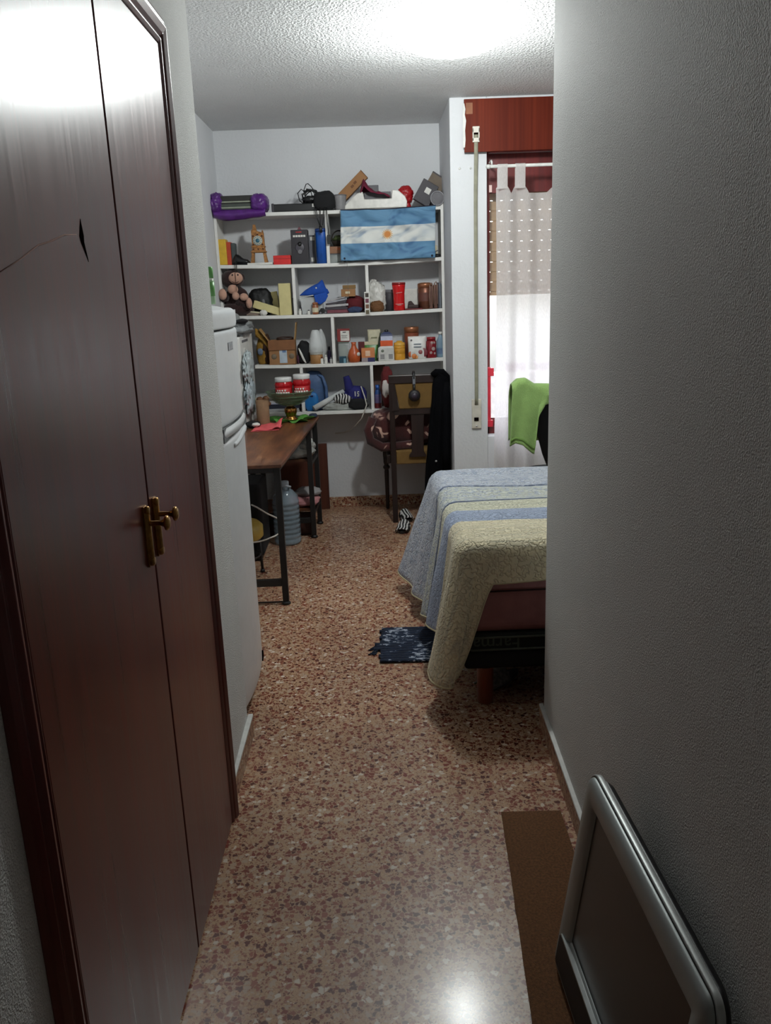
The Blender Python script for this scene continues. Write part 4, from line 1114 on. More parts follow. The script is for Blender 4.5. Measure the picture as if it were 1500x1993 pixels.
obj('label_band', MB().lathe([(W * 1.005, H * .3), (W * 1.005, H * .62)], seg=28, caps=False), mat('copper_label', (98, 58, 48), 0.5), t, fix=False)
m_lea = mat('brown_leather', (92, 58, 46), 0.55, var=.25)
for i, (u_, lb, hh) in enumerate(((0, 'brown leather pouch hanging its strap nearest to the copper tin', .165), (1, 'narrower brown leather pouch between its twin and the dark books', .172))):
    xx = 0.3977 + i * .030
    t = thing('leather_pouch', lb, 'pouch', (xx, 5.60, sz(2, xx)), group='leather pouches in the second row')
    obj('pouch_body', MB().b2(-.012, .012, -.035, .05, .001, hh - .02), m_lea, t, bevel=0.006)
    obj('strap', MB().tube([(-.010, -.034, .02), (-.011, -.038, hh * .5), (-.006, -.034, hh - .012), (.004, -.03, hh), (.011, -.036, hh - .02), (.011, -.038, .03)], .004, 6), mat('strap_leather', (128, 98, 84), 0.6), t)
for i, (cl_, lb) in enumerate((((52, 48, 58), 'thin dark violet grey book next to the leather pouches'), ((110, 116, 124), 'thin pale grey book in the middle of the dark books'), ((40, 44, 50), 'thin near-black book touching the shelf end panel'))):
    xx = 0.4501 + i * .0105
    box_item('thin_book', lb, 'book', (xx - .003, 5.63, sz(2, xx)), .0095, .11, .165 - .004 * i, mat('book_%d' % i, cl_, 0.5), bev=0.001, group='dark books at the end of the second row')

# ------------------------------------------------------------------ row three
R_ = (-0.7232, 1.0595, 0.1132, 0.2326)
t = thing('ochre_bag', 'ochre and dark brown fabric bag slumped beside the open cardboard box', 'bag', (R_[0] - .004, 5.65, sz(3, R_[0])))
och = mat('ochre_cloth', (150, 112, 40), 0.85, var=.35, vs=16, bump=0.003, bs=40)
obj('bag_body', MB().blob((0, 0, .085), (.052, .05, .095), .16, 2.2, 3, flat=.001, p=2.5), och, t)
obj('dark_fold', MB().blob((.022, -.02, .10), (.034, .042, .095), .2, 2.2, 6, flat=.001), mat('dark_umber_cloth', (58, 34, 22), 0.9, bump=0.003, bs=40), t)
obj('bag_flap', MB().grid(lambda u, v: (lerp(-.045, .075, u), -.05 - .012 * math.sin(PI * v) + .01 * nz(u * 4, v * 4, 2), lerp(.225, .10, u) + lerp(.014, -.040, v) + .01 * math.sin(u * 7)), 18, 8), och, t, thick=0.005)
obj('blue_patch', MB().blob((-.022, -.046, .085), (.020, .012, .022), .2, 3, 3), mat('grey_blue_cloth', (104, 118, 140), 0.9), t)
R_ = (-0.5997, 1.0546, 0.1775, 0.1613)
W, H = R_[2], R_[3]
t = thing('open_cardboard_box', 'open brown cardboard box with raised flaps and a pale blue label', 'box', base(R_, 3, 5.61))
D = .10; th = .004
bx_ = MB().b2(-W / 2, W / 2, -D / 2, -D / 2 + th, 0, H).b2(-W / 2, W / 2, D / 2 - th, D / 2, 0, H).b2(-W / 2, -W / 2 + th, -D / 2, D / 2, 0, H).b2(W / 2 - th, W / 2, -D / 2, D / 2, 0, H).b2(-W / 2, W / 2, -D / 2, D / 2, 0, th)
obj('box_body', bx_, card, t, bevel=0.001)
obj('flap', MB().box((-W / 2 - .026, 0, H + .038), (.004, D, .095), Matrix.Rotation(-.62, 3, 'Y')), mat('light_cardboard', (176, 136, 84), 0.8), t)
obj('flap', MB().box((W / 2 + .006, 0, H + .055), (.004, D, .112), Matrix.Rotation(.14, 3, 'Y')), mat('light_cardboard', (176, 136, 84), 0.8), t)
obj('flap', MB().box((0, -D / 2 - .004, H - .032), (W, .003, .066), Matrix.Rotation(-.03, 3, 'X')), mat('flap_cardboard', (128, 84, 52), 0.8), t)
obj('blue_label', MB().b2(-.018, .032, -D / 2 - .0015, -D / 2 + .0005, .012, .098), mat('pale_blue_label', (176, 188, 200), 0.6), t)
obj('label_mark', MB().b2(.002, .026, -D / 2 - .002, -D / 2 - .001, .08, .096), mat('label_blue', (96, 120, 160), 0.6), t)
for xx in (-.055, .062): obj('printed_oval', MB().lathe([(.018, 0), (.017, .001)], (xx, -D / 2, .055), 18, (0, -1, 0)), mat('grey_print', (112, 98, 80), 0.7), t)
t2 = thing('coiled_hose', 'coiled dark hose lying inside the open cardboard box', 'hose', (R_[0] + .02, 5.61, sz(3, R_[0]) + .006))
for i in range(4): obj('coil', MB().tube([(.048 * math.cos(a), .034 * math.sin(a), H - .062 + i * .021 + .003 * math.sin(a)) for a in [2 * PI * j / 20 for j in range(21)]], .010, 8), mat('dark_hose', (52, 32, 24), 0.5), t2)
obj('coil_bottom', MB().blob((0, 0, .035), (.06, .036, .045), .1, 2, 2, flat=.0), mat('dark_hose', (52, 32, 24)), t2)
R_ = (-0.4668, 1.0499, 0.0895, 0.1424)
t = thing('black_backpack_bag', 'slumped black bag with a white strip next to the open cardboard box', 'bag', (R_[0] + .002, 5.64, sz(3, R_[0])))
obj('bag_body', MB().blob((0.004, 0, .070), (.046, .05, .076), .12, 2.2, 9, flat=.001, p=2.4), blackcloth, t)
obj('white_strip', MB().tube([(-.026, -.05, .105), (-.012, -.056, .07), (.004, -.058, .03), (.018, -.056, .006)], lambda q: .004 + .004 * math.sin(PI * q), 8), white_p, t)
obj('purple_edge', MB().blob((-.036, -.03, .03), (.010, .02, .03), .2, 3, 3, flat=.001), mat('plum_cloth', (72, 34, 52), 0.8), t)
R_ = (-0.3693, 1.0462, 0.1229, 0.2148)
t = thing('wrapped_jar', 'tan based jar topped by a tall cloudy plastic hood', 'jar', (R_[0] - .006, 5.60, sz(3, R_[0])))
obj('jar_base', MB().lathe([(.040, 0), (.044, .006), (.044, .058), (.040, .062)], seg=26), mat('tan_wood', (156, 112, 66), 0.6), t)
obj('white_collar', MB().lathe([(.043, .060), (.045, .063), (.043, .085), (.038, .09)], seg=26), mat('milky_white', (190, 190, 184), 0.4), t)
obj('plastic_hood', MB().lathe([(.050, .075), (.046, .12), (.036, .18), (.024, .215), (.020, .22)], seg=26, caps=False), clear, t, thick=0.002, fix=False)
obj('hood_crumple', MB().blob((.035, .01, .12), (.034, .03, .10), .14, 2, 4, flat=.02), clear, t)
for i, (u_, h_, r_, lb) in enumerate(((626, .045, .010, 'small white bottle nearest to the wrapped jar'), (634, .058, .011, 'taller small white bottle in the middle of the trio by the divider'), (644, .040, .009, 'smallest greyish bottle of the trio touching the divider'))):
    x_ = -0.3396 + (u_ - 626) * .0034
    small_bottle('white_bottle', lb, (x_, 5.572, sz(3, x_)), r_, h_, white_p if i < 2 else mat('pearl_grey', (168, 166, 164), 0.3), [red_d, white_p, grey_m][i], group='small bottles beside the wrapped jar')
x_ = -0.2929
small_bottle('violet_bottle', 'slender violet bottle standing behind the small white bottles', (x_, 5.67, sz(3, x_)), .013, .105, mat('violet_glass', (66, 52, 92), 0.3), black)
# right compartment
R_ = (-0.1905, 1.0447, 0.0756, 0.1353)
t = thing('glass_jar', 'clear square glass jar beneath the dark red labelled box', 'jar', (R_[0], 5.625, sz(3, R_[0])))
obj('jar_body', cuboid(R_[2], .075, R_[3] - .006), glassm, t, bevel=0.01, seg=3)
obj('contents', MB().blob((0, 0, .06), (.030, .028, .055), .2, 3, 4, flat=.004), mat('dull_green_grey', (112, 120, 110), 0.6, var=.5, vs=70), t)
obj('lid', MB().b2(-R_[2] / 2 + .002, R_[2] / 2 - .002, -.036, .036, R_[3] - .008, R_[3] + .001), mat('greenish_lid', (92, 100, 92), 0.5), t, bevel=0.003)
R2 = (-0.1893, 1.1835, 0.0837, 0.0837)
t = box_item('red_label_box', 'dark red box with a big white label on top of the clear glass jar', 'box', (R2[0], 5.63, sz(3, R_[0]) + R_[3] + .002), R2[2], .08, R2[3], mat('brick_red_card', (124, 38, 36), 0.5))
panel('white_label', t, R2[2] * .70, R2[3] * .78, .08, white_p, R2[2] * .12, R2[3] * .46)
lbx = t
for dz, ww_, hh_ in ((.062, .022, .006), (.042, .04, .002), (.034, .03, .002), (.026, .036, .002)): panel('label_line', lbx, ww_, hh_, .0825, grey_d, R2[2] * .08, dz)
R_ = (-0.1985, 1.0443, 0.0479, 0.0439)
t = box_item('teal_box', 'tiny teal blue box at the board edge before the clear glass jar', 'box', base(R_, 3, 5.568), R_[2], .028, R_[3], mat('teal_card', (28, 66, 84), 0.5), bev=0.002)
panel('pale_side', t, R_[2] * .3, R_[3] * .7, .028, mat('sky_card', (112, 152, 170), 0.5), .012)
R_ = (-0.1215, 1.0438, 0.0822, 0.1281)
t = thing('orange_pouch', 'rounded orange brown bottle with a gathered neck and white badge', 'bottle', (R_[0] - .002, 5.585, sz(3, R_[0])))
mo = mat('orange_brown_plastic', (178, 82, 40), 0.35, var=.2)
obj('bottle_body', MB().lathe([(.030, 0), (.040, .012), (.042, .045), (.034, .075), (.018, .098), (.014, .118), (.018, .132)], seg=24), mo, t)
obj('white_badge', MB().lathe([(.013, 0), (.012, .003)], (.030, -.032, .055), 16, (.55, -.8, 0)), white_p, t)
R_ = (-0.0732, 1.0593, 0.0345, 0.1289)
box_item('dark_red_carton', 'narrow dark red carton between orange bottle and green packet', 'box', base(R_, 3, 5.66), R_[2] + .008, .05, R_[3], mat('wine_red_card', (92, 26, 30), 0.5), bev=0.002)
R_ = (-0.0082, 1.0896, 0.1003, 0.1188)
t = thing('green_packet', 'green and cream food packet leaning behind the small orange box', 'packet', base(R_, 3, 5.66), (math.radians(-4), 0, 0))
W, H = R_[2], .125
def pouch(w_, d, h, seg=16):
    return MB().loft([[Vector((math.copysign(abs(math.cos(a)) ** .6, math.cos(a)) * w_ / 2 * wf_, math.copysign(abs(math.sin(a)) ** .8, math.sin(a)) * d / 2 * df, z * h)) for a in [2 * PI * i / seg for i in range(seg)]] for z, wf_, df in ((0.0, .96, .8), (.03, .98, 1), (.35, .97, 1), (.7, .99, .6), (.92, 1, .14), (1.0, 1, .10))])
obj('packet_body', pouch(W, .045, H), mat('green_film', (66, 124, 50), 0.35, var=.5, vs=40), t)
obj('cream_top', MB().b2(-W * .48, W * .48, -.009, -.004, H * .84, H * 1.02), cream_p, t)
obj('dark_picture', MB().b2(-.022, .012, -.0255, -.018, H * .36, H * .56), mat('deep_green_print', (30, 52, 24), 0.5), t)
R_ = (0.0111, 1.1473, 0.087, 0.0955)
t = thing('cream_packet', 'cream coloured packet standing taller behind the green one', 'packet', (R_[0] + .004, 5.705, sz(3, R_[0])))
obj('packet_body', pouch(R_[2], .04, .205), mat('cream_film', (200, 194, 166), 0.5), t)
obj('faint_print', MB().b2(-.02, .02, -.0185, -.012, .150, .156), mat('pale_olive', (160, 158, 128), 0.6), t)
R_ = (0.0499, 1.0495, 0.0447, 0.1822)
t = thing('dark_green_carton', 'dark green slanted carton squeezed between green packet and orange carton', 'box', (R_[0] - .012, 5.63, sz(3, R_[0])), (0, math.radians(9), 0))
obj('box_body', MB().b2(-.013, .013, -.035, .035, .003, .185), mat('bottle_green', (36, 50, 40), 0.45), t, bevel=0.004)
obj('pale_stripe', MB().b2(-.0137, .0137, -.0357, -.034, .02, .08), mat('grey_green_print', (128, 140, 126), 0.5), t)
R_ = (-0.0295, 1.0445, 0.089, 0.0911)
t = box_item('orange_box', 'low orange box with a pale square set on a navy base', 'box', base(R_, 3, 5.585), R_[2], .05, R_[3], mat('orange_card', (196, 122, 74), 0.55), bev=0.002)
panel('navy_base', t, R_[2] * .54, R_[3] * .30, .05, mat('navy_print', (42, 40, 86), 0.5), R_[2] * .23, R_[3] * .16)
panel('pale_base', t, R_[2] * .46, R_[3] * .30, .05, mat('dull_pink_print', (150, 138, 142), 0.5), -R_[2] * .27, R_[3] * .16)
panel('pale_square', t, R_[2] * .36, R_[3] * .38, .05, mat('pale_peach', (226, 190, 164), 0.5), -.002, R_[3] * .62)
R_ = (0.091, 1.0462, 0.1061, 0.2017)
W, H = R_[2], R_[3]
t = thing('juice_carton', 'tall white, orange and blue carton with a black cap', 'carton', (R_[0], 5.60, sz(3, R_[0])))
obj('carton_body', MB().loft([[Vector((a * W / 2 * f + .006 * g, b * .034 * f, z * H)) for a, b in ((-1, -1), (1, -1), (1, 1), (-1, 1))] for f, g, z in ((.94, 0, 0), (1, 0, .02), (1, 0, .42), (.80, 0.6, .47), (.74, 1, .50), (.72, 1, .80), (.66, 1, .86), (.30, 1, .93))], smooth=False), mat('carton_white', (200, 198, 194), 0.4), t, bevel=0.003)
obj('orange_band', MB().b2(.006 - W * .405, .006 + W * .375, -.0290, .0290, H * .48, H * .66), mat('orange_red_print', (212, 88, 44), 0.45), t, bevel=0.002)
obj('lilac_band', MB().b2(.006 - W * .375, .006 + W * .372, -.0282, .0282, H * .66, H * .80), mat('pale_lilac_print', (188, 192, 214), 0.45), t, bevel=0.002)
obj('blue_shoulder', MB().loft([[Vector((a * W / 2 * f + .006, b * .035 * f, z * H)) for a, b in ((-1, -1), (1, -1), (1, 1), (-1, 1))] for f, z in ((.76, .80), (.70, .86), (.34, .935))], smooth=False), mat('slate_blue_print', (58, 66, 100), 0.45), t)
obj('cap', MB().lathe([(.013, H * .92), (.013, H * .99), (.010, H)], (.006, 0, 0), 16), black, t)
for dx in (-.026, .03): obj('printed_block', MB().b2(dx - .014, dx + .014, -.0352, -.0338, H * .06, H * .22), mat('grey_table_print', (140, 138, 138), 0.5), t)
obj('emblem_dot', MB().lathe([(.010, 0), (.009, .0015)], (-.024, -.034, H * .33), 14, (0, -1, 0)), mat('grey_green', (112, 120, 108), 0.5), t)
R_ = (0.1812, 1.0522, 0.0756, 0.125)
t = thing('yellow_jar', 'ribbed mustard yellow plastic jar with a stepped lid', 'jar', base(R_, 3, 5.605))
W, H = R_[2] / 2, R_[3]
obj('jar_body', MB().lathe([(W * .96, 0), (W, .006), (W, H * .30), (W * .97, H * .32), (W, H * .34), (W, H * .58), (W * .97, H * .60), (W, H * .62), (W * .98, H * .74)], seg=28), mat('mustard_plastic', (204, 144, 44), 0.35), t)
obj('lid', MB().lathe([(W * .98, H * .74), (W * 1.0, H * .77), (W * .96, H * .90), (W * .6, H * .93), (W * .4, H)], seg=28), mat('amber_lid', (214, 162, 66), 0.35), t)
R_ = (0.2683, 1.0506, 0.0973, 0.2078)
t = thing('copper_canister', 'tall copper brown canister standing behind the white fruit pouch', 'canister', (R_[0], 5.69, sz(3, R_[0])))
W, H = R_[2] / 2, R_[3]
obj('canister_body', MB().lathe([(W, 0), (W, H * .84)], seg=28), mat('red_brown_tin', (130, 70, 50), 0.4), t)
obj('canister_lid', MB().lathe([(W * 1.03, H * .82), (W * 1.03, H * .98), (W * .96, H)], seg=28), mat('copper_lid', (160, 104, 72), 0.35, 0.4), t)
R_ = (0.2996, 1.0592, 0.1199, 0.148)
t = thing('fruit_pouch', 'white stand-up pouch with oranges and plums printed along its base', 'pouch', (R_[0], 5.59, sz(3, R_[0])), (math.radians(-3), 0, 0))
W, H = R_[2] * 1.02, R_[3]
obj('pouch_body', pouch(W, .05, H), mat('white_pouch_film', (212, 210, 206), 0.4), t)
def print_y(z): return -.0265 + .010 * max(0, z / H - .45)
for cx_, cz_, rz_, cc in ((-.040, .030, .022, (190, 92, 42)), (-.022, .018, .017, (206, 120, 60)), (.040, .040, .030, (122, 54, 62)), (.020, .044, .014, (148, 84, 84)), (-.008, .012, .012, (216, 150, 90))):
    obj('printed_fruit', MB().lathe([(rz_, 0), (rz_ * .9, .0018)], (cx_, -.0245 + .006 * (abs(cx_) > .03), cz_), 18, (0, -1, 0)), mat('fruit_%d' % cc[0], cc, 0.5), t)
obj('printed_crest', MB().lathe([(.007, 0), (.006, .001)], (-.038, -.010, H * .83), 6, (0, -1, 0)), grey_m, t)
for z_, w__ in ((H * .66, .05), (H * .63, .045), (H * .54, .052), (H * .51, .048)): obj('printed_line', MB().b2(-w__ / 2 + .002, w__ / 2 + .002, print_y(z_) - .0005 + .0035 * (z_ > H * .6), -.012, z_, z_ + .0028), mat('grey_print_line', (148, 156, 166), 0.5), t)
R_ = (0.3945, 1.0617, 0.0687, 0.1348)
t = thing('red_patterned_jar', 'dark red jar with a pale flower pattern by the fruit pouch', 'jar', base(R_, 3, 5.60))
W, H = R_[2] / 2, R_[3]
obj('jar_body', MB().lathe([(W * .95, 0), (W, .006), (W, H * .8), (W * .8, H * .86)], seg=24), mat('red_glass', (124, 22, 32), 0.25), t)
obj('lid', MB().lathe([(W * .86, H * .86), (W * .86, H), (W * .76, H * 1.01)], seg=24), mat('red_lid', (142, 28, 34), 0.35), t)
for a, z_, r_ in ((-1.5, .10, .010), (-1.2, .06, .014), (-1.7, .035, .010), (-1.0, .10, .008), (-.9, .03, .009)):
    obj('pale_flower', MB().lathe([(r_, 0), (r_ * .7, .0015)], (math.cos(a) * W * .985, math.sin(a) * W * .985, z_), 12, (math.cos(a), math.sin(a), 0)), mat('pale_rose_print', (176, 150, 146), 0.5), t)
R_ = (0.4585, 1.0696, 0.0515, 0.1649)
t = thing('pale_blue_bottle', 'pale blue clear bottle against the shelf end panel', 'bottle', (R_[0] - .003, 5.60, sz(3, R_[0])))
W, H = R_[2] / 2, R_[3]
pbm = mat('pale_blue_plastic', (128, 156, 176), 0.2, alpha=0.8)
obj('bottle_body', MB().lathe([(W * .92, 0), (W, .006), (W, H * .4), (W * .92, H * .46), (W, H * .52), (W * .95, H * .66), (W * .45, H * .84), (W * .4, H * .9)], seg=20), pbm, t)
obj('cap', MB().lathe([(W * .48, H * .9), (W * .48, H), (W * .4, H * 1.01)], seg=16), white_p, t)
obj('label_band', MB().lathe([(W * 1.01, H * .14), (W * 1.01, H * .36)], seg=20, caps=False), mat('blue_grey_label', (90, 112, 142), 0.5), t, fix=False)

# ------------------------------------------------------------------ row four
x_ = -0.4068
t = thing('blue_backpack', 'bright blue backpack with a paler front pocket behind the desk corner', 'bag', (x_, 5.645, sz(4, x_)))
obj('bag_body', MB().blob((0, .01, .125), (.075, .055, .140), .05, 2, 3, flat=.001, p=2.8), mat('slate_blue_nylon', (62, 88, 128), 0.55, var=.2, bump=0.002, bs=40), t)
obj('front_pocket', MB().blob((-.018, -.045, .062), (.046, .022, .066), .05, 2, 4, flat=.001, p=3), mat('cyan_blue_nylon', (24, 104, 168), 0.5, bump=0.001, bs=40), t)
obj('pocket_tab', MB().b2(-.025, -.006, -.070, -.062, .098, .108), navy, t, bevel=0.002)
obj('handle_loop', MB().tube([(.030, -.02, .24), (.062, -.03, .225), (.082, -.035, .16), (.084, -.035, .06), (.074, -.03, .02)], .012, 8), mat('slate_blue_nylon', (62, 88, 128)), t)
x_ = -0.6543
t = thing('paper_pile', 'pile of grey and navy folders on the lowest board behind the glass bowl', 'papers', (x_ + .02, 5.64, sz(4, x_)))
z_ = .0008
for i, (h_, w__, cc) in enumerate(((.012, .24, (150, 150, 148)), (.010, .25, (166, 166, 168)), (.030, .25, (26, 30, 48)), (.008, .24, (168, 172, 190)), (.014, .235, (176, 176, 178)), (.018, .22, (92, 84, 80)), (.016, .20, (156, 138, 116)))):
    obj('folder', MB().b2(-w__ / 2 + .004 * (-1) ** i, w__ / 2 + .004 * (-1) ** i, -.06, .07, z_, z_ + h_), mat('folder_%d' % i, cc, 0.6), t, bevel=0.001); z_ += h_ + .0006
t = thing('brown_knick_knack', 'knobbly brown carved ornament at the cabinet end of the lowest board', 'ornament', (-0.7504, 5.60, sz(4, -.72) + z_ * 0))
for cx_, cz_, r_ in ((-.025, .085, .026), (.018, .092, .024), (.032, .060, .022), (-.01, .05, .034), (.0, .02, .036)):
    obj('lobe', MB().blob((cx_, -.01, cz_), (r_, r_, r_ * .9), .12, 3, cx_ * 50, 14, 10, flat=.001), mat('carved_brown', (112, 72, 46), 0.6, var=.4, vs=60), t)
# white roll, striped cloth, blue pouch, black cloth, cable
a0, a1 = Vector((-0.4098, 5.55, 0.7135)), Vector((-0.2378, 5.62, 0.7991))
t = thing('white_roll', 'long white rolled poster lying at a slant on the lowest board', 'roll', (0, 0, 0))
t.location = (a0.x, 5.55, sz(4, a0.x) + .022)
dv = Vector((a1.x - a0.x + .03, .10, a1.z - a0.z + .012))
obj('roll_body', MB().cyl((0, 0, 0), dv, .019, .016, 18), mat('roll_white', (196, 198, 198), 0.6), t)
obj('roll_end', MB().cyl(dv * -.003, dv * .004, .0192, .0192, 18).cyl(-dv * .004, dv * .002, .008, .008, 12), mat('roll_end_grey', (150, 152, 152), 0.7), t)
x_ = -0.2118
t = thing('grey_cloth', 'rumpled light grey cloth spread under the navy pouch', 'cloth', (x_ - .04, 5.60, sz(4, x_)))
obj('cloth', MB().blob((.015, .015, .022), (.105, .045, .030), .25, 2.2, 4, flat=.001, p=2.5), mat('light_grey_cloth', (150, 152, 148), 0.9, var=.2, bump=0.003, bs=45), t)
t = thing('striped_scarf', 'black and white zebra striped scarf bunched beside the navy pouch', 'scarf', (x_ - .005, 5.59, sz(4, x_) + .045))
k = NT('zebra_cloth'); co = k.coord()
wv = k.n('ShaderNodeTexWave', Scale=16.0, Distortion=5.0, Detail=1.0); k.l(co, wv, 'Vector')
k.col(k.ramp(wv, [(0.45, (16, 14, 16)), (0.55, (206, 204, 202))])); k.b.inputs['Roughness'].default_value = 0.9
zebra = k.m
obj('scarf', MB().blob((0, 0, .030), (.058, .035, .034), .22, 2.3, 7, flat=-.002), zebra, t)
x_ = -0.1352
t = thing('navy_pouch', 'navy blue drawstring pouch with white figures propped in the lowest compartment', 'bag', (x_, 5.64, sz(4, x_)))
mn = mat('navy_felt', (28, 28, 96), 0.85, var=.2, bump=0.002, bs=60)
obj('pouch_body', MB().blob((.005, 0, .09), (.080, .042, .065), .13, 2, 3, flat=.02, p=2.3), mn, t)
obj('pouch_neck', MB().tube([(-.025, 0, .10), (-.034, -.004, .15), (-.042, -.006, .19), (-.050, -.006, .222)], lambda q: .036 - .015 * q, 12), mn, t)
for i, (dx, wd_) in enumerate(((.004, .006), (.020, .014))):
    obj('white_figure', MB().b2(dx, dx + wd_, -.051, -.044, .090, .122) if i == 0 else MB().b2(dx, dx + wd_, -.051, -.044, .116, .122).b2(dx, dx + .005, -.051, -.044, .104, .122).b2(dx, dx + wd_, -.051, -.044, .102, .108).b2(dx + wd_ - .005, dx + wd_, -.051, -.044, .09, .106).b2(dx, dx + wd_, -.051, -.044, .088, .094), white_p, t)
obj('white_tag', MB().b2(.018, .038, -.048, -.040, .060, .068), white_p, t)
x_ = -0.1105
t = thing('black_cloth', 'black cloth bundle in the corner below the navy pouch', 'cloth', (x_, 5.585, sz(4, x_)))
obj('cloth', MB().blob((0, 0, .036), (.066, .032, .038), .16, 2.2, 5, flat=.001, p=2.5), blackcloth, t)
t = thing('white_cable', 'thin white cable trailing from the lowest board down the back wall', 'cable', (-0.0868, 5.6, 0.8827))
o_ = Vector(t.location)
pts = [Vector((-0.0868, 5.6, 0.8827)), Vector((-0.0649, 5.56, 0.8173)), Vector((-0.0532, 5.545, 0.7633)), Vector((-0.0686, 5.53, 0.7243)), Vector((-0.0917, 5.54, 0.6715)), Vector((-0.1412, 5.62, 0.6083)), Vector((-0.1895, 5.76, 0.559)), Vector((-0.2277, 5.792, 0.5405)), Vector((-0.2862, 5.792, 0.5391))]
obj('cable', MB().tube([p - o_ for p in pts], .004, 8), mat('white_cable', (196, 190, 180), 0.5), t)
R_ = (0.0246, 0.7112, 0.0489, 0.1569)
t = thing('blue_bottle', 'blue and red spray bottle beside the divider behind the chair', 'bottle', (R_[0], 5.62, sz(4, R_[0])))
W, H = R_[2] / 2, R_[3]
obj('bottle_body', MB().lathe([(W, 0), (W, H * .55), (W * .7, H * .7), (W * .5, H * .8)], seg=20), mat('violet_grey_plastic', (110, 100, 140), 0.35), t)
obj('blue_label', MB().lathe([(W * 1.02, H * .5), (W * .75, H * .72), (W * .6, H * .80)], seg=20, caps=False), mat('blue_label', (46, 82, 144), 0.4), t, fix=False)
obj('cap', MB().lathe([(W * .6, H * .8), (W * .6, H)], seg=16), mat('blue_cap', (40, 86, 160), 0.4), t)
obj('red_base', MB().lathe([(W * 1.03, 0.002), (W * 1.03, H * .22)], seg=20, caps=False), red_d, t, fix=False)
x_ = 0.0411
box_item('brown_folder', 'brown upright folder against the back of the last compartment', 'folder', (x_ - .004, 5.72, sz(4, x_)), .09, .03, .29, mat('taupe_folder', (98, 74, 66), 0.7))

# ------------------------------------------------------------------ white corner cabinet with bags
t = thing('corner_cabinet', 'narrow white cabinet side beyond the fridge with bags hung on it', 'cabinet', (-0.88, 5.33, 0))
L0 = t.location
obj('cabinet_body', MB().b2(-0.972, -0.79, 5.02, 5.545, 0.0, 1.262), m_shelf, t, loc=L0, bevel=0.004)
obj('door', MB().b2(-0.968, -0.796, 5.004, 5.0195, 0.03, 1.255), m_shelf, t, loc=L0, bevel=0.003)
obj('door_knob', MB().lathe([(.006, 0), (.006, .012), (.012, .018), (.008, .024)], (-.82, 5.004, .8), 14, (0, -1, 0)), grey_m, t, loc=L0)
obj('side_slot', MB().b2(-.7905, -.7885, -0.7875 * 0 + 5.10, 5.34, 1.225, 1.24), grey_m, t, loc=L0, label='dark slot in the side')
t = thing('grey_plastic_bag', 'crumpled grey plastic bag lying on top of the white corner cabinet', 'bag', (-0.86, 5.28, 1.2635))
obj('bag_body', MB().blob((0, 0, .045), (.10, .20, .048), .12, 2.2, 3, flat=.001, p=2.6, ridge=1.0), mat('grey_film', (142, 146, 148), 0.4, bump=0.004, bs=30), t)
obj('bag_top', MB().blob((-.02, 0, .098), (.055, .16, .042), .2, 2.2, 8, flat=.02), mat('grey_film', (142, 146, 148)), t)
t2 = thing('black_slipper', 'black slipper tucked in the grey plastic bag on the cabinet', 'slipper', (-0.785, 5.14, 1.345))
obj('slipper', MB().blob((0, 0, .008), (.036, .07, .014), .08, 2, 4), blackcloth, t2)
for i, (cz_, rr_, lb, cc) in enumerate(((1.10, .060, 'pale blue and white plastic bag hanging high on the cabinet side', (186, 196, 198)), (.93, .075, 'pale blue plastic bag with yellow edge hanging low on the cabinet side', (176, 188, 194)))):
    t = thing('hanging_bag', lb, 'bag', (-.772, 5.16, cz_ - .1), group='plastic bags hung on the corner cabinet')
    obj('bag_body', MB().blob((.0, .0, .07), (.018, .15, rr_ + .02), .22, 2.4, 3 + i, ridge=1.2), mat('pale_bag_%d' % i, cc, 0.45, var=.30, vs=22, bump=0.005, bs=25), t)
    obj('bag_loop', MB().tube([(-.012, -.05, .12), (-.014, -.03, .17), (-.014, 0, .19), (-.014, .03, .17), (-.012, .05, .12)], .004, 6), white_p, t)
    if i: obj('yellow_edge', MB().blob((.012, .05, .03), (.010, .07, .022), .3, 3, 5), mat('pale_yellow_film', (190, 178, 120), 0.5), t)
# green bottle on the fridge
t = thing('green_bottle', 'slim green and white plastic bottle standing on top of the fridge', 'bottle', (-0.5477, 2.95, 1.469))
hb_ = 1.5942 - 1.469
obj('bottle_body', MB().lathe([(.0105, .0), (.012, .004), (.012, hb_ * .62), (.008, hb_ * .68)], seg=16), mat('pale_green_plastic', (150, 178, 142), 0.4), t)
obj('green_sleeve', MB().lathe([(.0124, hb_ * .22), (.0124, hb_ * .60)], seg=16), mat('leaf_green_plastic', (92, 150, 78), 0.4), t)
obj('white_band', MB().lathe([(.010, hb_ * .60), (.010, hb_ * .70)], seg=16), white_p, t)
obj('bottle_top', MB().lathe([(.011, hb_ * .70), (.011, hb_ * .97), (.008, hb_)], seg=16), mat('leaf_green_plastic', (92, 150, 78)), t)

# ------------------------------------------------------------------ desk
m_desk = NT('rustic_desk_board'); k = m_desk
co = k.coord(scale=(26, 3.2, 26)); n1 = k.noise(co, 1.0, 6.0, 0.62)
cl1 = k.noise(k.coord(scale=(5, 2, 5)), 1.0, 3.0)
r1 = k.ramp(n1, [(0.25, (70, 38, 22)), (0.5, (124, 78, 48)), (0.75, (160, 112, 74))])
k.col(k.mix(r1, k.ramp(cl1, [(0.3, (150, 130, 120)), (0.7, (255, 245, 235))]), 1.0, 'MULTIPLY'))
k.b.inputs['Roughness'].default_value = 0.42; k.b.inputs['Coat Weight'].default_value = 0.15; k.bump(n1, 0.0006)
m_steel = mat('black_powder_coated_steel', (22, 20, 20), 0.5)
dk = thing('desk', 'rustic brown board desk on black steel legs with side shelves', 'desk', (-0.68, 4.6, 0))
L0 = dk.location
ZT = 0.722
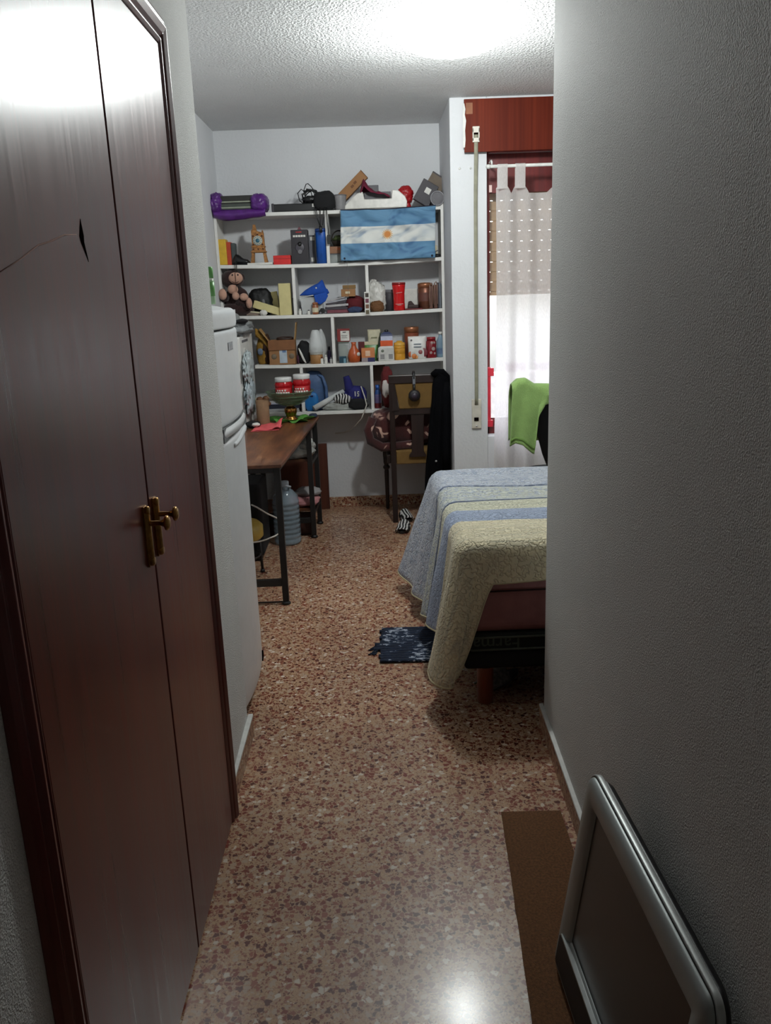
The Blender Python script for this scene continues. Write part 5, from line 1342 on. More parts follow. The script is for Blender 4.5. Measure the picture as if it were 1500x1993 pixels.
# top: follows the slight angle of the desk
DX = lambda y: lerp(-0.452, -0.366, (y - 3.82) / (5.38 - 3.82))
tp_ = MB()
tp_.add([(x(y), y, z) for y in (3.82, 5.38) for x in (DX, lambda y: DX(y) - 0.418) for z in (ZT - .018, ZT)],
        [(0, 1, 3, 2), (4, 6, 7, 5), (0, 4, 5, 1), (2, 3, 7, 6), (0, 2, 6, 4), (1, 5, 7, 3)])
obj('desktop', tp_, m_desk.m, dk, loc=L0, bevel=0.003)
def leg(x, y):
    l_ = obj('leg', MB().b2(x - .015, x + .015, y - .015, y + .015, 0.018, ZT - .019), m_steel, dk, loc=L0, bevel=0.002)
    obj('foot_cap', MB().lathe([(.022, 0), (.022, .010), (.012, .018)], (x, y, 0), 16), m_steel, l_, loc=L0)
YL = (3.872, 5.03, 5.355)
for y in YL:
    leg(DX(y) - .030, y); leg(DX(y) - .388, y)
def rail(name, x0, y0, x1, y1, z, hw_=.012):
    d = Vector((x1 - x0, y1 - y0, 0)); rot_ = Matrix.Rotation(math.atan2(d.y, d.x), 3, 'Z')
    obj(name, MB().box(((x0 + x1) / 2, (y0 + y1) / 2, z), (d.length, .022, hw_ * 2), rot_), m_steel, dk, loc=L0, bevel=0.002)
for y in YL:
    rail('cross_rail', DX(y) - .373, y, DX(y) - .045, y, 0.115, .018)
    rail('cross_rail', DX(y) - .373, y, DX(y) - .045, y, ZT - .035, .014)
rail('top_rail', DX(3.9) - .032, 3.89, DX(5.0) - .032, 5.015, ZT - .034, .013)
rail('side_rail', DX(5.05) - .030, 5.047, DX(5.34) - .030, 5.34, 0.475)
rail('side_rail', DX(5.05) - .030, 5.047, DX(5.34) - .030, 5.34, 0.155)
rail('side_rail', DX(5.05) - .030, 5.047, DX(5.34) - .030, 5.34, ZT - .034, .013)
for z in (0.488, 0.170):
    obj('side_shelf', MB().b2(DX(5.2) - .37, DX(5.2) - .045, 5.048, 5.338, z, z + .014), m_desk.m, dk, loc=L0, bevel=0.002)
obj('low_rod', MB().cyl((DX(3.872) - .373, 3.872, .012), (DX(3.872) - .045, 3.872, .012), .004, seg=8), m_steel, dk, loc=L0)
dz = ZT + .0006

# things on the desk
c_ = Vector((-0.6771, 4.95, 0.7713))
t = thing('cardboard_tube', 'plain brown cardboard tube standing on the desk beside the pink paper', 'tube', (-0.6961, 5.12, dz))
obj('tube_wall', MB().lathe([(.040, 0), (.040, .148), (.036, .148), (.036, .002)], seg=28, caps=False), mat('tube_cardboard', (128, 98, 72), 0.85, bump=0.0006, bs=80), t, fix=False)
m_pink = mat('salmon_pink_paper', (222, 92, 96), 0.75, var=.06)
corners = [Vector((-0.604, 4, 0.8521))]
def desk_pt(u_, y_): return (u_, y_)
t = thing('pink_paper', 'salmon pink folded paper curling up on the desk top', 'paper', (-0.66, 5.0, dz))
A_, B_, C_, D_ = (-0.7354, 4.8316, 0.724), (-0.5662, 4.8675, 0.724), (-0.7206, 5.1903, 0.724), (-0.565, 5.0669, 0.724)
def pinkp(u, v):
    x = lerp(lerp(A_[0], B_[0], u), lerp(C_[0], D_[0], u), v); y = lerp(lerp(A_[1], B_[1], u), lerp(C_[1], D_[1], u), v)
    z = .003 + .030 * max(0, u - .55) ** 1.2 * (1 - v) * 1.6 * abs(math.sin(u * 9)) + .038 * sstep((u - .6) / .4) * sstep(v * 1.3) + .004 * math.sin(u * 6 + v * 3) ** 2
    return (x + .66, y - 5.0, z)
obj('sheet', MB().grid(pinkp, 26, 20), m_pink, t, thick=0.0012)
obj('under_sheet', MB().grid(lambda u, v: (lambda p: (p[0] * .97 - .004, p[1] * .92 - .02, .0014))(pinkp(u, v)), 8, 6), mat('pink_paper_shade', (206, 84, 92), 0.75), t, thick=0.0012)
m_leaf = mat('leaf_green_felt', (88, 150, 62), 0.8, var=.2)
BX, BY = -0.5339, 5.235
t = thing('green_doily', 'green leaf shaped paper doily under the pedestal bowl', 'doily', (BX, BY, dz))
def doily(u, v):
    a = 2 * PI * u
    r_ = v * (.105 + .022 * math.sin(5 * a) + .016 * math.sin(9 * a + 1))
    e = sstep((v - .6) / .4)
    return (r_ * math.cos(a) * 1.15, r_ * math.sin(a) * 1.25, .002 + e * (.010 + .012 * math.sin(7 * a + 2)))
obj('doily', MB().grid(doily, 64, 10), m_leaf, t, thick=0.0012)
m_gg = NT('green_tinted_glass'); k = m_gg
k.b.inputs['Base Color'].default_value = lin((112, 132, 104)); k.b.inputs['Roughness'].default_value = 0.08
k.b.inputs['Alpha'].default_value = 0.55
wv = k.n('ShaderNodeTexWave', Scale=55.0, bands_direction='Z'); k.l(k.coord(), wv, 'Vector'); k.bump(wv, 0.001)
t = thing('pedestal_bowl', 'wide ribbed green glass bowl on a brass pedestal standing on the desk', 'bowl', (BX, BY, dz + .006))
m_gold = mat('polished_brass', (176, 124, 66), 0.22, 1.0, .15)
obj('brass_pedestal', MB().lathe([(.042, 0), (.044, .006), (.034, .012), (.030, .022), (.034, .034), (.040, .052), (.040, .070), (.030, .080), (.018, .086)], seg=30), m_gold, t)
bw_ = obj('glass_bowl', MB().lathe([(.016, .084), (.060, .094), (.105, .122), (.138, .160), (.150, .180), (.152, .184), (.147, .184), (.132, .160), (.100, .126), (.060, .101), (.002, .097)], seg=44, caps=False), m_gg.m, t, fix=False)
for z_, r_ in ((.112, .092), (.134, .118), (.154, .134), (.181, .1515)): obj('glass_rib', MB().tube([(r_ * math.cos(a), r_ * math.sin(a), z_) for a in [2 * PI * j / 40 for j in range(41)]], .0022, 6), m_gg.m, bw_)
m_redj = mat('red_jar_glass', (168, 18, 26), 0.15)
m_lidw = mat('white_jar_lid', (212, 212, 210), 0.35)
for i, (u_, lb, dy_, zup) in enumerate(((550, 'red jar with white lid in the glass bowl nearer to the fridge', .0, .0), (585, 'red jar with white lid in the glass bowl nearer to the blue backpack', .02, .0))):
    x_ = -0.5687 if i == 0 else -0.4555
    t = thing('red_jar', lb, 'jar', (x_, BY - .005 + dy_, dz + .153), group='red jars in the glass bowl')
    r_ = .056; h_ = .122 + .014 * i
    obj('jar_body', MB().lathe([(r_ * .88, 0), (r_ * .97, .006), (r_ * .98, h_ * .50), (r_ * 1.03, h_ * .56), (r_ * 1.03, h_ * .66), (r_ * .90, h_ * .76), (r_ * .88, h_ * .79)], seg=30), m_redj, t)
    obj('lid', MB().lathe([(r_ * .92, h_ * .785), (r_ * .95, h_ * .80), (r_ * .95, h_ * .97), (r_ * .90, h_)], seg=30), m_lidw, t)
    lbl = obj('label_band', MB().grid(lambda u, v: (math.sin((u - .5) * 2.2) * r_ * .992, -math.cos((u - .5) * 2.2) * r_ * .992, lerp(h_ * .10, h_ * .48, v)), 18, 2), mat('jar_red_label', (176, 30, 34), 0.45), t, thick=0.0012)
    rr = random.Random(i + 3)
    for q, (z0_, hh_) in enumerate(((.14, .14), (.16, .03), (.30, .10))):
        for s_ in range(6 if q == 0 else 4):
            a0 = -0.95 + s_ * .30 + .1 * q; wa = .20 + .07 * rr.random()
            if q: wa *= .7
            obj('printed_stroke', MB().grid(lambda u, v: (math.sin(a0 + u * wa) * r_ * 1.008, -math.cos(a0 + u * wa) * r_ * 1.008, h_ * (z0_ + v * hh_)), 4, 1), white_p if q != 1 else grey_m, lbl, thick=0.0008)
t = thing('black_gadget', 'black and white folded cloth at the desk edge by the fridge', 'cloth', (-0.7336, 5.0, dz))
obj('cloth_body', MB().blob((-.012, 0, .020), (.045, .055, .022), .15, 2.2, 4, flat=.001), blackcloth, t)
obj('pale_side', MB().blob((.010, -.035, .022), (.026, .028, .012), .15, 2.2, 6), white_p, t)
t = thing('dark_blue_mat', 'dark blue folded cloth on the far desk corner under the white roll', 'cloth', (-0.402, 5.335, dz))
obj('cloth', MB().blob((0, 0, .012), (.026, .04, .013), .1, 2, 3, flat=.001, p=3), mat('ink_blue_cloth', (36, 48, 70), 0.85, bump=0.002, bs=60), t)

# things under the desk
t = thing('white_bag_bundle', 'crumpled white plastic bags lying on the upper side shelf of the desk', 'bag', (-0.50, 5.17, .5025))
obj('bag_body', MB().blob((0, 0, .045), (.100, .10, .055), .13, 2.2, 3, flat=.001, p=2.4, ridge=1.0).blob((.05, -.02, .075), (.05, .07, .055), .14, 2.4, 6, flat=.01, ridge=1.0), mat('white_film_dull', (178, 180, 176), 0.45, bump=0.004, bs=30), t)
t = thing('grey_cloth_bundle', 'folded greyish cloth hanging over the upper side shelf edge', 'cloth', (-0.70, 5.15, .5025))
obj('cloth', MB().blob((0, 0, .028), (.09, .10, .030), .15, 2.2, 5, flat=.001, p=2.6), mat('ash_cloth', (112, 114, 112), 0.9, bump=0.003, bs=45), t)
t = thing('pink_clothes', 'pink and white folded clothes on the lower side shelf of the desk', 'clothes', (-0.472, 5.19, .1845))
obj('folded_garment', MB().blob((-.01, -.02, .028), (.105, .10, .030), .12, 2.2, 3, flat=.001, p=2.8), mat('dusty_pink_cloth', (176, 120, 122), 0.9, bump=0.003, bs=45), t)
obj('folded_garment', MB().blob((.02, .02, .075), (.085, .09, .028), .15, 2.2, 6), mat('pale_grey_cloth', (150, 146, 146), 0.9, bump=0.003, bs=45), t)
t = thing('brown_board', 'reddish brown wooden panel leaning against the back wall behind the desk', 'board', (-0.515, 5.745, 0), (math.radians(-1.2), 0, 0))
obj('panel', MB().b2(-.20, .162, -.012, .012, 0.001, .475), mat_wood('reddish_board', (82, 40, 26), (104, 56, 38), (50, 50, 2), 0.5), t, bevel=0.002)
obj('edge_band', MB().b2(.1625, .166, -.0125, .0125, 0.001, .475), mat('dark_edge_band', (72, 30, 28), 0.5), t)
t = thing('brown_plinth', 'low reddish brown board standing under the lower side shelf', 'board', (-0.52, 5.10, 0))
obj('panel', MB().b2(-.20, .115, -.010, .010, 0.001, .150), mat_wood('reddish_plinth', (62, 30, 24), (80, 42, 34), (50, 50, 2), 0.5), t, bevel=0.002)
t = thing('water_bottle', 'large ribbed pale blue plastic water bottle on the floor under the desk', 'bottle', (-0.572, 4.932, 0))
m_pet = mat('blue_tinted_plastic', (150, 168, 180), 0.15, alpha=0.55, var=.1)
pr = [(.070, 0.001), (.082, .010)]
for i in range(9): pr += [(.083, .016 + i * .030), (.083, .034 + i * .030), (.078, .040 + i * .030)]
pr += [(.078, .300), (.050, .335), (.026, .355), (.024, .375)]
obj('bottle_body', MB().lathe(pr, seg=32), m_pet, t)
obj('cap', MB().lathe([(.027, .365), (.027, .392), (.024, .395)], seg=20), mat('pale_cap', (176, 186, 196), 0.4), t)
obj('handle', MB().tube([(-.010, -.028, .352), (-.012, -.052, .372), (.02, -.058, .378), (.04, -.042, .368), (.026, -.020, .352)], .006, 8), mat('pale_cap', (176, 186, 196)), t)
t = thing('grey_pipe', 'pale grey plastic box standing on the lower side shelf behind the water bottle', 'box', (-0.6191, 5.13, .1845))
obj('box_body', MB().b2(-.03, .03, -.018, .018, .0005, 0.3466 - .1845), mat('pale_lilac_grey', (128, 128, 140), 0.5), t, bevel=0.004)
t = thing('black_suitcase', 'black fabric suitcase standing deep under the desk', 'suitcase', (-0.80, 4.72, 0))
obj('case_body', MB().b2(-.13, .13, -.16, .16, .03, .46), blackcloth, t, bevel=0.03, seg=4)
obj('case_handle', MB().tube([(0, -.06, .458), (0, -.055, .49), (0, .055, .49), (0, .06, .458)], .008, 8), black, t)
for y_ in (-.12, .12):
    for x_ in (-.09, .09): obj('wheel', MB().cyl((x_ - .012, y_, .02), (x_ + .012, y_, .02), .02), black, t)
t = thing('low_stool', 'small stool with yellow padded seat and thin black legs by the fridge', 'stool', (-0.785, 4.36, 0))
obj('seat', MB().lathe([(.13, .205), (.145, .22), (.145, .275), (.125, .295), (.05, .30)], seg=32), mat('mustard_vinyl', (182, 152, 66), 0.5), t)
for a in (0.2, 1.77, 3.34, 4.91):
    p1 = Vector((.12 * math.cos(a), .12 * math.sin(a), .212)); p0 = Vector((.125 * math.cos(a), .125 * math.sin(a), .010))
    lg = obj('leg', MB().cyl(p0, p1, .008, seg=10), m_steel, t)
    obj('foot_cap', MB().lathe([(.013, 0), (.013, .012), (.009, .018)], (p0.x, p0.y, 0), 12), black, lg)
obj('ring', MB().tube([(.121 * math.cos(a), .121 * math.sin(a), .11) for a in [2 * PI * j / 28 for j in range(29)]], .005, 8), m_steel, t)
t = thing('extension_cable', 'white power cord looping from behind the fridge past the desk leg', 'cord', (-0.6227, 4.05, 0.4631))
o_ = Vector(t.location)
pts = [Vector((-0.6452, 4.05, 0.4748)), Vector((-0.6177, 4.05, 0.4602)), Vector((-0.5726, 4.1, 0.4099)), Vector((-0.5343, 4.2, 0.3563)), Vector((-0.5177, 4.25, 0.3163)), Vector((-0.5196, 4.3, 0.2821)), Vector((-0.5382, 4.32, 0.245)), Vector((-0.5651, 4.28, 0.2375)), Vector((-0.6022, 4.2, 0.2428)), Vector((-0.6335, 4.15, 0.2478)), Vector((-0.6636, 4.1, 0.2587))]
obj('cord', MB().tube([p - o_ for p in pts], .0042, 8), mat('white_cable', (196, 190, 180)), t)

# ------------------------------------------------------------------ wooden chair seen from behind
m_chair = mat_wood('dark_walnut_stain', (30, 18, 16), (48, 30, 26), (50, 50, 2), 0.45, 0.15)
m_olive = mat('ochre_upholstery', (112, 84, 40), 0.9, var=.1, bump=0.001, bs=250)
CX0, CX1, CY = 0.112, 0.445, 5.300
ch = thing('wooden_chair', 'dark wooden chair with ochre upholstered back turned away by the shelves', 'chair', (0.28, 5.48, 0))
L0 = ch.location
def cob(n, mb, m, parent=ch, **k): return obj(n, mb, m, parent, loc=L0, **k)
def post(x):
    return MB().loft([[Vector((x + a * .017, yy + b * .019, z)) for a, b in ((-1, -1), (1, -1), (1, 1), (-1, 1))] for yy, z in ((CY + .016, 0), (CY + .03, .22), (CY + .034, .45), (CY + .02, .70), (CY, .975))], smooth=False)
for x in (CX0, CX1): cob('rear_leg', post(x), m_chair, bevel=0.003)
def turned(x, y):
    pr = [(.011, 0), (.013, .02), (.016, .27), (.014, .285), (.024, .297), (.024, .308), (.014, .318), (.020, .335), (.021, .38)]
    g = MB().lathe(pr, (x, y, 0), 16); g.b2(x - .022, x + .022, y - .022, y + .022, .38, .455); return g
for x in (CX0 - .045, CX1 + .005): cob('front_leg', turned(x, 5.685), m_chair, bevel=0.002)
cob('seat_rail', MB().b2(CX0 - .06, CX1 + .02, 5.668, 5.70, .395, .452).b2(CX0 + .015, CX1 - .015, CY + .026, CY + .046, .40, .452), m_chair, bevel=0.003)
for x in (CX0 - .03, CX1): cob('seat_rail', MB().b2(x - .012, x + .012, CY + .05, 5.67, .395, .452), m_chair, bevel=0.003)
cob('seat', MB().loft([[Vector((lerp(CX0, CX1, .5) + a * w_ , yc + b * d_, z)) for a, b in ((-1, -1), (1, -1), (1, 1), (-1, 1))] for w_, d_, yc, z in ((.170, .165, 5.515, .400), (.185, .175, 5.515, .452), (.185, .175, 5.515, .475), (.16, .155, 5.515, .490))], smooth=False), m_olive, bevel=0.012, seg=3)
cob('seat_back_edge', MB().b2(CX0 + .018, CX1 - .018, CY + .022, CY + .045, .392, .480), m_olive, bevel=0.006)
zt = .975
cob('crest_rail', MB().b2(CX0 - .017, CX1 + .017, CY - .017, CY + .014, zt - .052, zt + .004), m_chair, bevel=0.006)
cob('middle_rail', MB().b2(CX0 + .01, CX1 - .01, CY - .004, CY + .022, .722, .768), m_chair, bevel=0.004)
pz0, pz1 = .760, zt - .048
cob('back_pad', MB().prism([(.158, pz0), (.362, pz0), (.392, pz1), (.132, pz1)], CY - .010, CY + .012, front), m_olive, bevel=0.008, seg=3)
cob('pad_frame', MB().prism([(CX0, pz0 - .01), (.158, pz0 - .01), (.132, pz1 + .01), (CX0, pz1 + .01)], CY - .012, CY + .010, front).prism([(CX1, pz0 - .01), (.362, pz0 - .01), (.392, pz1 + .01), (CX1, pz1 + .01)], CY - .012, CY + .010, front), m_chair, bevel=0.002)
cob('splat', MB().prism([(.215, .44), (.215, .455), (.232, .475), (.236, .55), (.232, .735), (.318, .735), (.312, .55), (.312, .475), (.325, .455), (.325, .44)], CY + .004, CY + .020, front), m_chair, bevel=0.003)

# headphones over the chair back
hp = thing('headphones', 'black headphones with a grey slider hung over the top rail of the wooden chair', 'headphones', (0.2566, CY, zt + .004))
x0 = 0
obj('headband', MB().tube([(x0, -.020 - .0, -.05), (x0, -.030, -.02), (x0, -.026, .008), (x0, 0, .016), (x0, .026, .008), (x0, .034, -.03), (x0, .032, -.08)], .0085, 10), black, hp)
obj('slider', MB().b2(-.009, .009, -.036, -.026, -.062, -.012), mat('grey_slider', (112, 114, 122), 0.35), hp, bevel=0.002)
obj('yoke', MB().tube([(0, -.030, -.06), (0, -.038, -.08), (0, -.040, -.105)], .008, 8), black, hp)
obj('ear_cup', MB().lathe([(.020, 0), (.036, .004), (.038, .022), (.034, .034), (.020, .040)], (0, -.022, -.130), 26, (0, -1, 0)), mat('matte_black_cup', (24, 20, 24), 0.5), hp)
obj('cup_cap', MB().lathe([(.020, 0), (.019, .004)], (0, -.061, -.130), 20, (0, -1, 0)), mat('cup_cap_grey', (52, 44, 56), 0.4), hp)
obj('ear_cup', MB().lathe([(.020, 0), (.036, .004), (.038, .018), (.030, .026)], (0, .028, -.118), 26, (0, 1, 0)), mat('matte_black_cup', (24, 20, 24)), hp)

# patterned blanket on the seat
k = NT('maroon_patterned_fleece'); co = k.coord(scale=(1, 1, 1.0))
v = k.n('ShaderNodeTexVoronoi', Scale=6.0, Randomness=1.0, feature='DISTANCE_TO_EDGE')
wob = k.noise(co, 5.0, 2.0); ad = k.n('ShaderNodeMixRGB', blend_type='ADD'); ad.inputs[0].default_value = 0.45
k.t.links.new(co.outputs[0], ad.inputs[1]); k.t.links.new(wob.outputs[1], ad.inputs[2]); k.l(ad, v, 'Vector')
gate = k.noise(co, 9.0, 1.0)
th_ = k.ramp(v, [(0.085, (1, 1, 1, 1)), (0.105, (0, 0, 0, 1))]); gt = k.ramp(gate, [(0.52, (0, 0, 0, 1)), (0.57, (1, 1, 1, 1))])
f_ = k.n('ShaderNodeMath', operation='MULTIPLY'); k.l(th_, f_, 0); k.l(gt, f_, 1)
base_ = k.ramp(k.noise(co, 6.0, 2.0), [(0.3, (46, 10, 10)), (0.7, (76, 20, 16))])
k.col(k.mix(base_, lin((206, 168, 150)), f_))
k.b.inputs['Roughness'].default_value = 0.9; k.b.inputs['Sheen Weight'].default_value = 0.3; k.bump(k.noise(co, 130.0, 2.0), 0.002)
t = thing('patterned_blanket', 'rolled maroon fleece blanket with cream streaks heaped on the chair seat', 'blanket', (0.20, 5.51, .493))
bz = .493
obj('blanket_roll', MB().blob((.02, 0, .125), (.245, .135, .128), .07, 2.0, 4, 40, 26, flat=.001, p=2.4), k.m, t)
obj('blanket_roll', MB().blob((-.125, .02, .115), (.125, .15, .125), .08, 2.2, 8, 34, 22, flat=-.02, p=2.3), k.m, t)
obj('blanket_fold', MB().tube([(-.215, -.10, .20), (-.25, -.11, .12), (-.235, -.12, .05), (-.16, -.135, .008), (-.06, -.14, .012), (.05, -.138, .02)], .030, 12), k.m, t)
t = thing('red_white_cloth', 'dark red and white cloth draped upright between chair post and shelves', 'cloth', (0.0697, 5.50, .745))
obj('cloth', MB().blob((.02, 0, .135), (.040, .05, .135), .16, 2.2, 5, flat=.0, p=2.6), mat('dark_red_cloth', (90, 16, 20), 0.85, var=.2, bump=0.003, bs=50), t)
obj('white_patch', MB().blob((.006, -.045, .130), (.024, .02, .055), .22, 2.4, 8), mat('off_white_cloth', (188, 180, 176), 0.85), t)

# black coat on the chair
oL = [(.975, .40), (.95, .385), (.90, .375), (.80, .37), (.70, .355), (.60, .345), (.50, .335), (.42, .325), (.30, .315), (.20, .31)]
oR = [(.985, .425), (.96, .462), (.90, .483), (.84, .476), (.78, .470), (.70, .478), (.55, .482), (.30, .483), (.20, .483)]
def outl(pts, z):
    p = sorted(pts); return pl(z, p)
t = thing('black_coat', 'long black coat hung over the chair back corner next to the white pier', 'coat', (0.42, 5.27, 0.2))
def coat(u, v):
    z = lerp(.99, .22, v)
    xl, xr = outl(oL, z), outl(oR, z)
    x = lerp(xl, xr, u)
    bul = math.sin(PI * u) ** .7
    y = CY - .022 - .060 * bul * (.35 + .65 * min(1, v * 2)) - .012 * math.sin(u * 15 + 2 * v) * min(1, v * 3) + .01 * nz(u * 3, v * 5, 3)
    return (x - .42, y - 5.27, z - .2)
m_coat = mat('black_wool', (8, 8, 11), 0.95, bump=0.002, bs=60, spec=0.1)
obj('coat_panel', MB().grid(coat, 30, 44), m_coat, t, thick=0.008)
obj('collar', MB().tube([(.38 - .42, CY - 5.29, .77), (.40 - .42, CY - 5.30, .79), (.44 - .42, CY - 5.29, .788), (.468 - .42, CY - 5.275, .755), (.478 - .42, CY - 5.265, .70)], .022, 12), m_coat, t)
obj('coat_back_panel', MB().grid(lambda u, v: (lerp(.39, .47, u) - .42, CY + .028 + .03 * math.sin(PI * u) * v - 5.27, lerp(.985, .45, v) - .2), 10, 20), m_coat, t, thick=0.008)
obj('sleeve', MB().tube([(.46 - .42, CY - 5.29, .72), (.458 - .42, 5.235 - 5.27, .62), (.455 - .42, 5.222 - 5.27, .45), (.45 - .42, 5.22 - 5.27, .28), (.45 - .42, 5.22 - 5.27, .17)], lambda q: .024 + .004 * math.sin(PI * q), 14), m_coat, t)
obj('button', MB().lathe([(.007, 0), (.006, .004)], (0.3819 - .42, 5.205 - 5.27 - .012, 0.4306 - .2), 12, (0, -1, 0)), mat('pale_button', (170, 168, 170), 0.4), t)

# ------------------------------------------------------------------ bed
BX0, BX1, BY0, BY1, BT = 0.285, 2.20, 2.735, 4.06, 0.622
bd = thing('bed', 'double bed with pink sheeted mattress, black slatted base and round wooden legs', 'bed', (1.25, 3.4, 0))
L0 = bd.location
m_base = mat('black_base_fabric', (16, 15, 15), 0.9)
obj('bed_base', MB().b2(BX0 + .005, BX1, BY0 - .012, BY1 - .01, .158, .226), m_base, bd, loc=L0, bevel=0.012, seg=3)
m_leg = mat_wood('reddish_beech', (124, 56, 34), (152, 78, 50), (40, 40, 4), 0.4, 0.2)
for x, y in ((BX0 + .085, BY0 + .045), (BX0 + .085, BY1 - .07), (BX1 - .10, BY0 + .045), (BX1 - .10, BY1 - .07)):
    lg = obj('leg', MB().lathe([(.026, 0), (.030, .004), (.031, .150), (.031, .158)], (x, y, 0), 24), m_leg, bd, loc=L0)
    obj('leg_collar', MB().lathe([(.036, .150), (.036, .1575)], (x, y, 0), 24), m_base, lg, loc=L0)
m_green = mat('dark_green_border', (22, 27, 22), 0.8)
bdr = obj('mattress_border', MB().b2(BX0, BX1, BY0 - .008, BY1, .228, .290), m_green, bd, loc=L0, bevel=0.008, seg=3)
for z_ in (.2335, .2805): obj('piping', MB().tube([(BX1, BY0 - .012, z_), (BX0 + .03, BY0 - .012, z_), (BX0 - .004, BY0 + .02, z_), (BX0 - .004, BY1, z_)], .0042, 8), mat('grey_green_piping', (74, 80, 70), 0.8), bdr, loc=L0)
tx = lettering('Farma', .070, .0006, mat('faint_grey_thread', (66, 74, 64), 0.8), bdr, (0, 0, 0), (PI / 2, PI, 0))
tx.location = Vector((0.4042, BY0 - .0092, .2575)) - L0
m_sheet = mat('dusty_pink_sheet', (148, 98, 96), 0.85, var=.08, bump=0.004, bs=9)
obj('mattress', MB().b2(BX0 + .012, BX1, BY0 - .002, BY1, .287, BT - .014), m_sheet, bd, loc=L0, bevel=0.045, seg=5)
obj('fitted_sheet_band', MB().b2(BX0 + .02, BX1, BY0 - .010, BY0 + .04, .462, .535), mat('pink_sheet_band', (168, 120, 122), 0.85, bump=0.002, bs=12), bd, loc=L0, bevel=0.006, seg=3)
obj('sheet_seam', MB().tube([(BX0 + .02, BY0 - .012, .455), (.55, BY0 - .0125, .457), (.8, BY0 - .0125, .462), (BX1, BY0 - .0125, .47)], .0035, 6), mat('dark_seam_line', (44, 18, 20), 0.9), bd, loc=L0)  # dark tube along the lower edge of the sheet band
obj('pillow', MB().blob((1.88, 3.08, BT + .06), (.24, .28, .07), .03, 2, 2, p=3), white_p, bd, loc=L0)
obj('pillow', MB().blob((1.88, 3.72, BT + .06), (.24, .28, .07), .03, 2, 3, p=3), white_p, bd, loc=L0)

# quilted bedspread, laid over the bed and hanging at the foot end and the near side
k = NT('quilted_bedspread'); co = k.coord()
sp = k.n('ShaderNodeSeparateXYZ'); k.l(co, sp)
wb = k.noise(k.coord(scale=(1.6, 3.0, 1.0)), 1.0, 2.0)
ma = k.n('ShaderNodeMath', operation='MULTIPLY_ADD'); k.l(wb, ma, 0); ma.inputs[1].default_value = 0.10; k.l(sp, ma, 2, 1)
mr = k.n('ShaderNodeMapRange'); mr.inputs['From Min'].default_value = 2.75; mr.inputs['From Max'].default_value = 4.25; k.l(ma, mr, 0)
def yb(y): return (y + .05 - 2.75) / 1.5
CR, BLU, DKB, PAL, BFL = (224, 212, 178), (156, 168, 190), (58, 74, 104), (206, 203, 178), (186, 190, 198)
bands = k.ramp(mr, [(0.0, CR), (yb(2.985), BLU), (yb(3.150), PAL), (yb(3.268), DKB), (yb(3.288), (196, 198, 186)), (yb(3.545), DKB), (yb(3.575), BFL)], 0, 'CONSTANT')
vfl = k.n('ShaderNodeTexVoronoi', Scale=26.0, Randomness=1.0); k.l(co, vfl, 'Vector')
vm_ = k.noise(co, 42.0, 3.0)
fm = k.ramp(vm_, [(0.48, (0, 0, 0, 1)), (0.56, (1, 1, 1, 1))])
inflo = k.n('ShaderNodeMath', operation='GREATER_THAN'); k.l(mr, inflo, 0); inflo.inputs[1].default_value = yb(3.29)
ff = k.n('ShaderNodeMath', operation='MULTIPLY'); k.l(fm, ff, 0); k.l(inflo, ff, 1)
f2 = k.n('ShaderNodeMath', operation='MULTIPLY'); k.l(ff, f2, 0); f2.inputs[1].default_value = 0.7
flor = k.ramp(vfl, [(0.1, (202, 206, 212)), (0.5, (154, 164, 182))])
blst = k.noise(k.coord(scale=(6, 90, 6)), 1.0, 2.0)
bst = k.ramp(blst, [(0.4, (255, 255, 255)), (0.7, (226, 230, 238))])
k.col(k.mix(k.mix(bands, flor, f2), bst, 1.0, 'MULTIPLY'))
k.b.inputs['Roughness'].default_value = 0.9; k.b.inputs['Sheen Weight'].default_value = 0.2
qn = k.noise(co, 52.0, 1.0)
qv = k.ramp(qn, [(0.40, (1, 1, 1, 1)), (0.50, (0, 0, 0, 1)), (0.60, (1, 1, 1, 1))])
bp = k.n('ShaderNodeBump', Strength=1.0, Distance=0.0042); k.l(qv, bp, 'Height'); k.l(bp, k.b, 'Normal')
m_quilt = k.m
# perimeter of the bed top, from the far foot corner round the near corner and along the near side
QX, QYN, QYF, RC = BX0 - .016, BY0 - .026, 4.03, 0.07
per = []
N1 = 46
for i in range(N1): per.append((QX, lerp(QYF, QYN + RC, i / N1), -1.0, 0.0))
for i in range(14):
    a = PI + (PI / 2) * i / 13
    per.append((QX + RC + RC * math.cos(a), QYN + RC + RC * math.sin(a), math.cos(a), math.sin(a)))
xs = [QX + RC + .006 * i for i in range(1, 14)] + [QX + RC + .08 + .03 * i for i in range(1, 60)]
for x in xs:
    if x < BX1: per.append((x, QYN, 0.0, -1.0))
ZQ = BT + .016
def hang(x, y, nx):
    if nx < -.99:                       # foot end
        return pl(y, [(2.78, .515), (2.84, .47), (2.95, .44), (3.10, .46), (3.4, .535), (3.8, .56), (4.03, .545)])
    if nx < -.01: return .52
    return pl(x, [(.340, .52), (.366, .50), (.380, .40), (.396, .20), (.41, .155), (.6, .143), (1.0, .125), (2.2, .13)])
NT_ = 26
rows = []
S_ = 0.0
def edge_drop(y): return .055 * max(0, (y - 3.90) / .15) ** 2
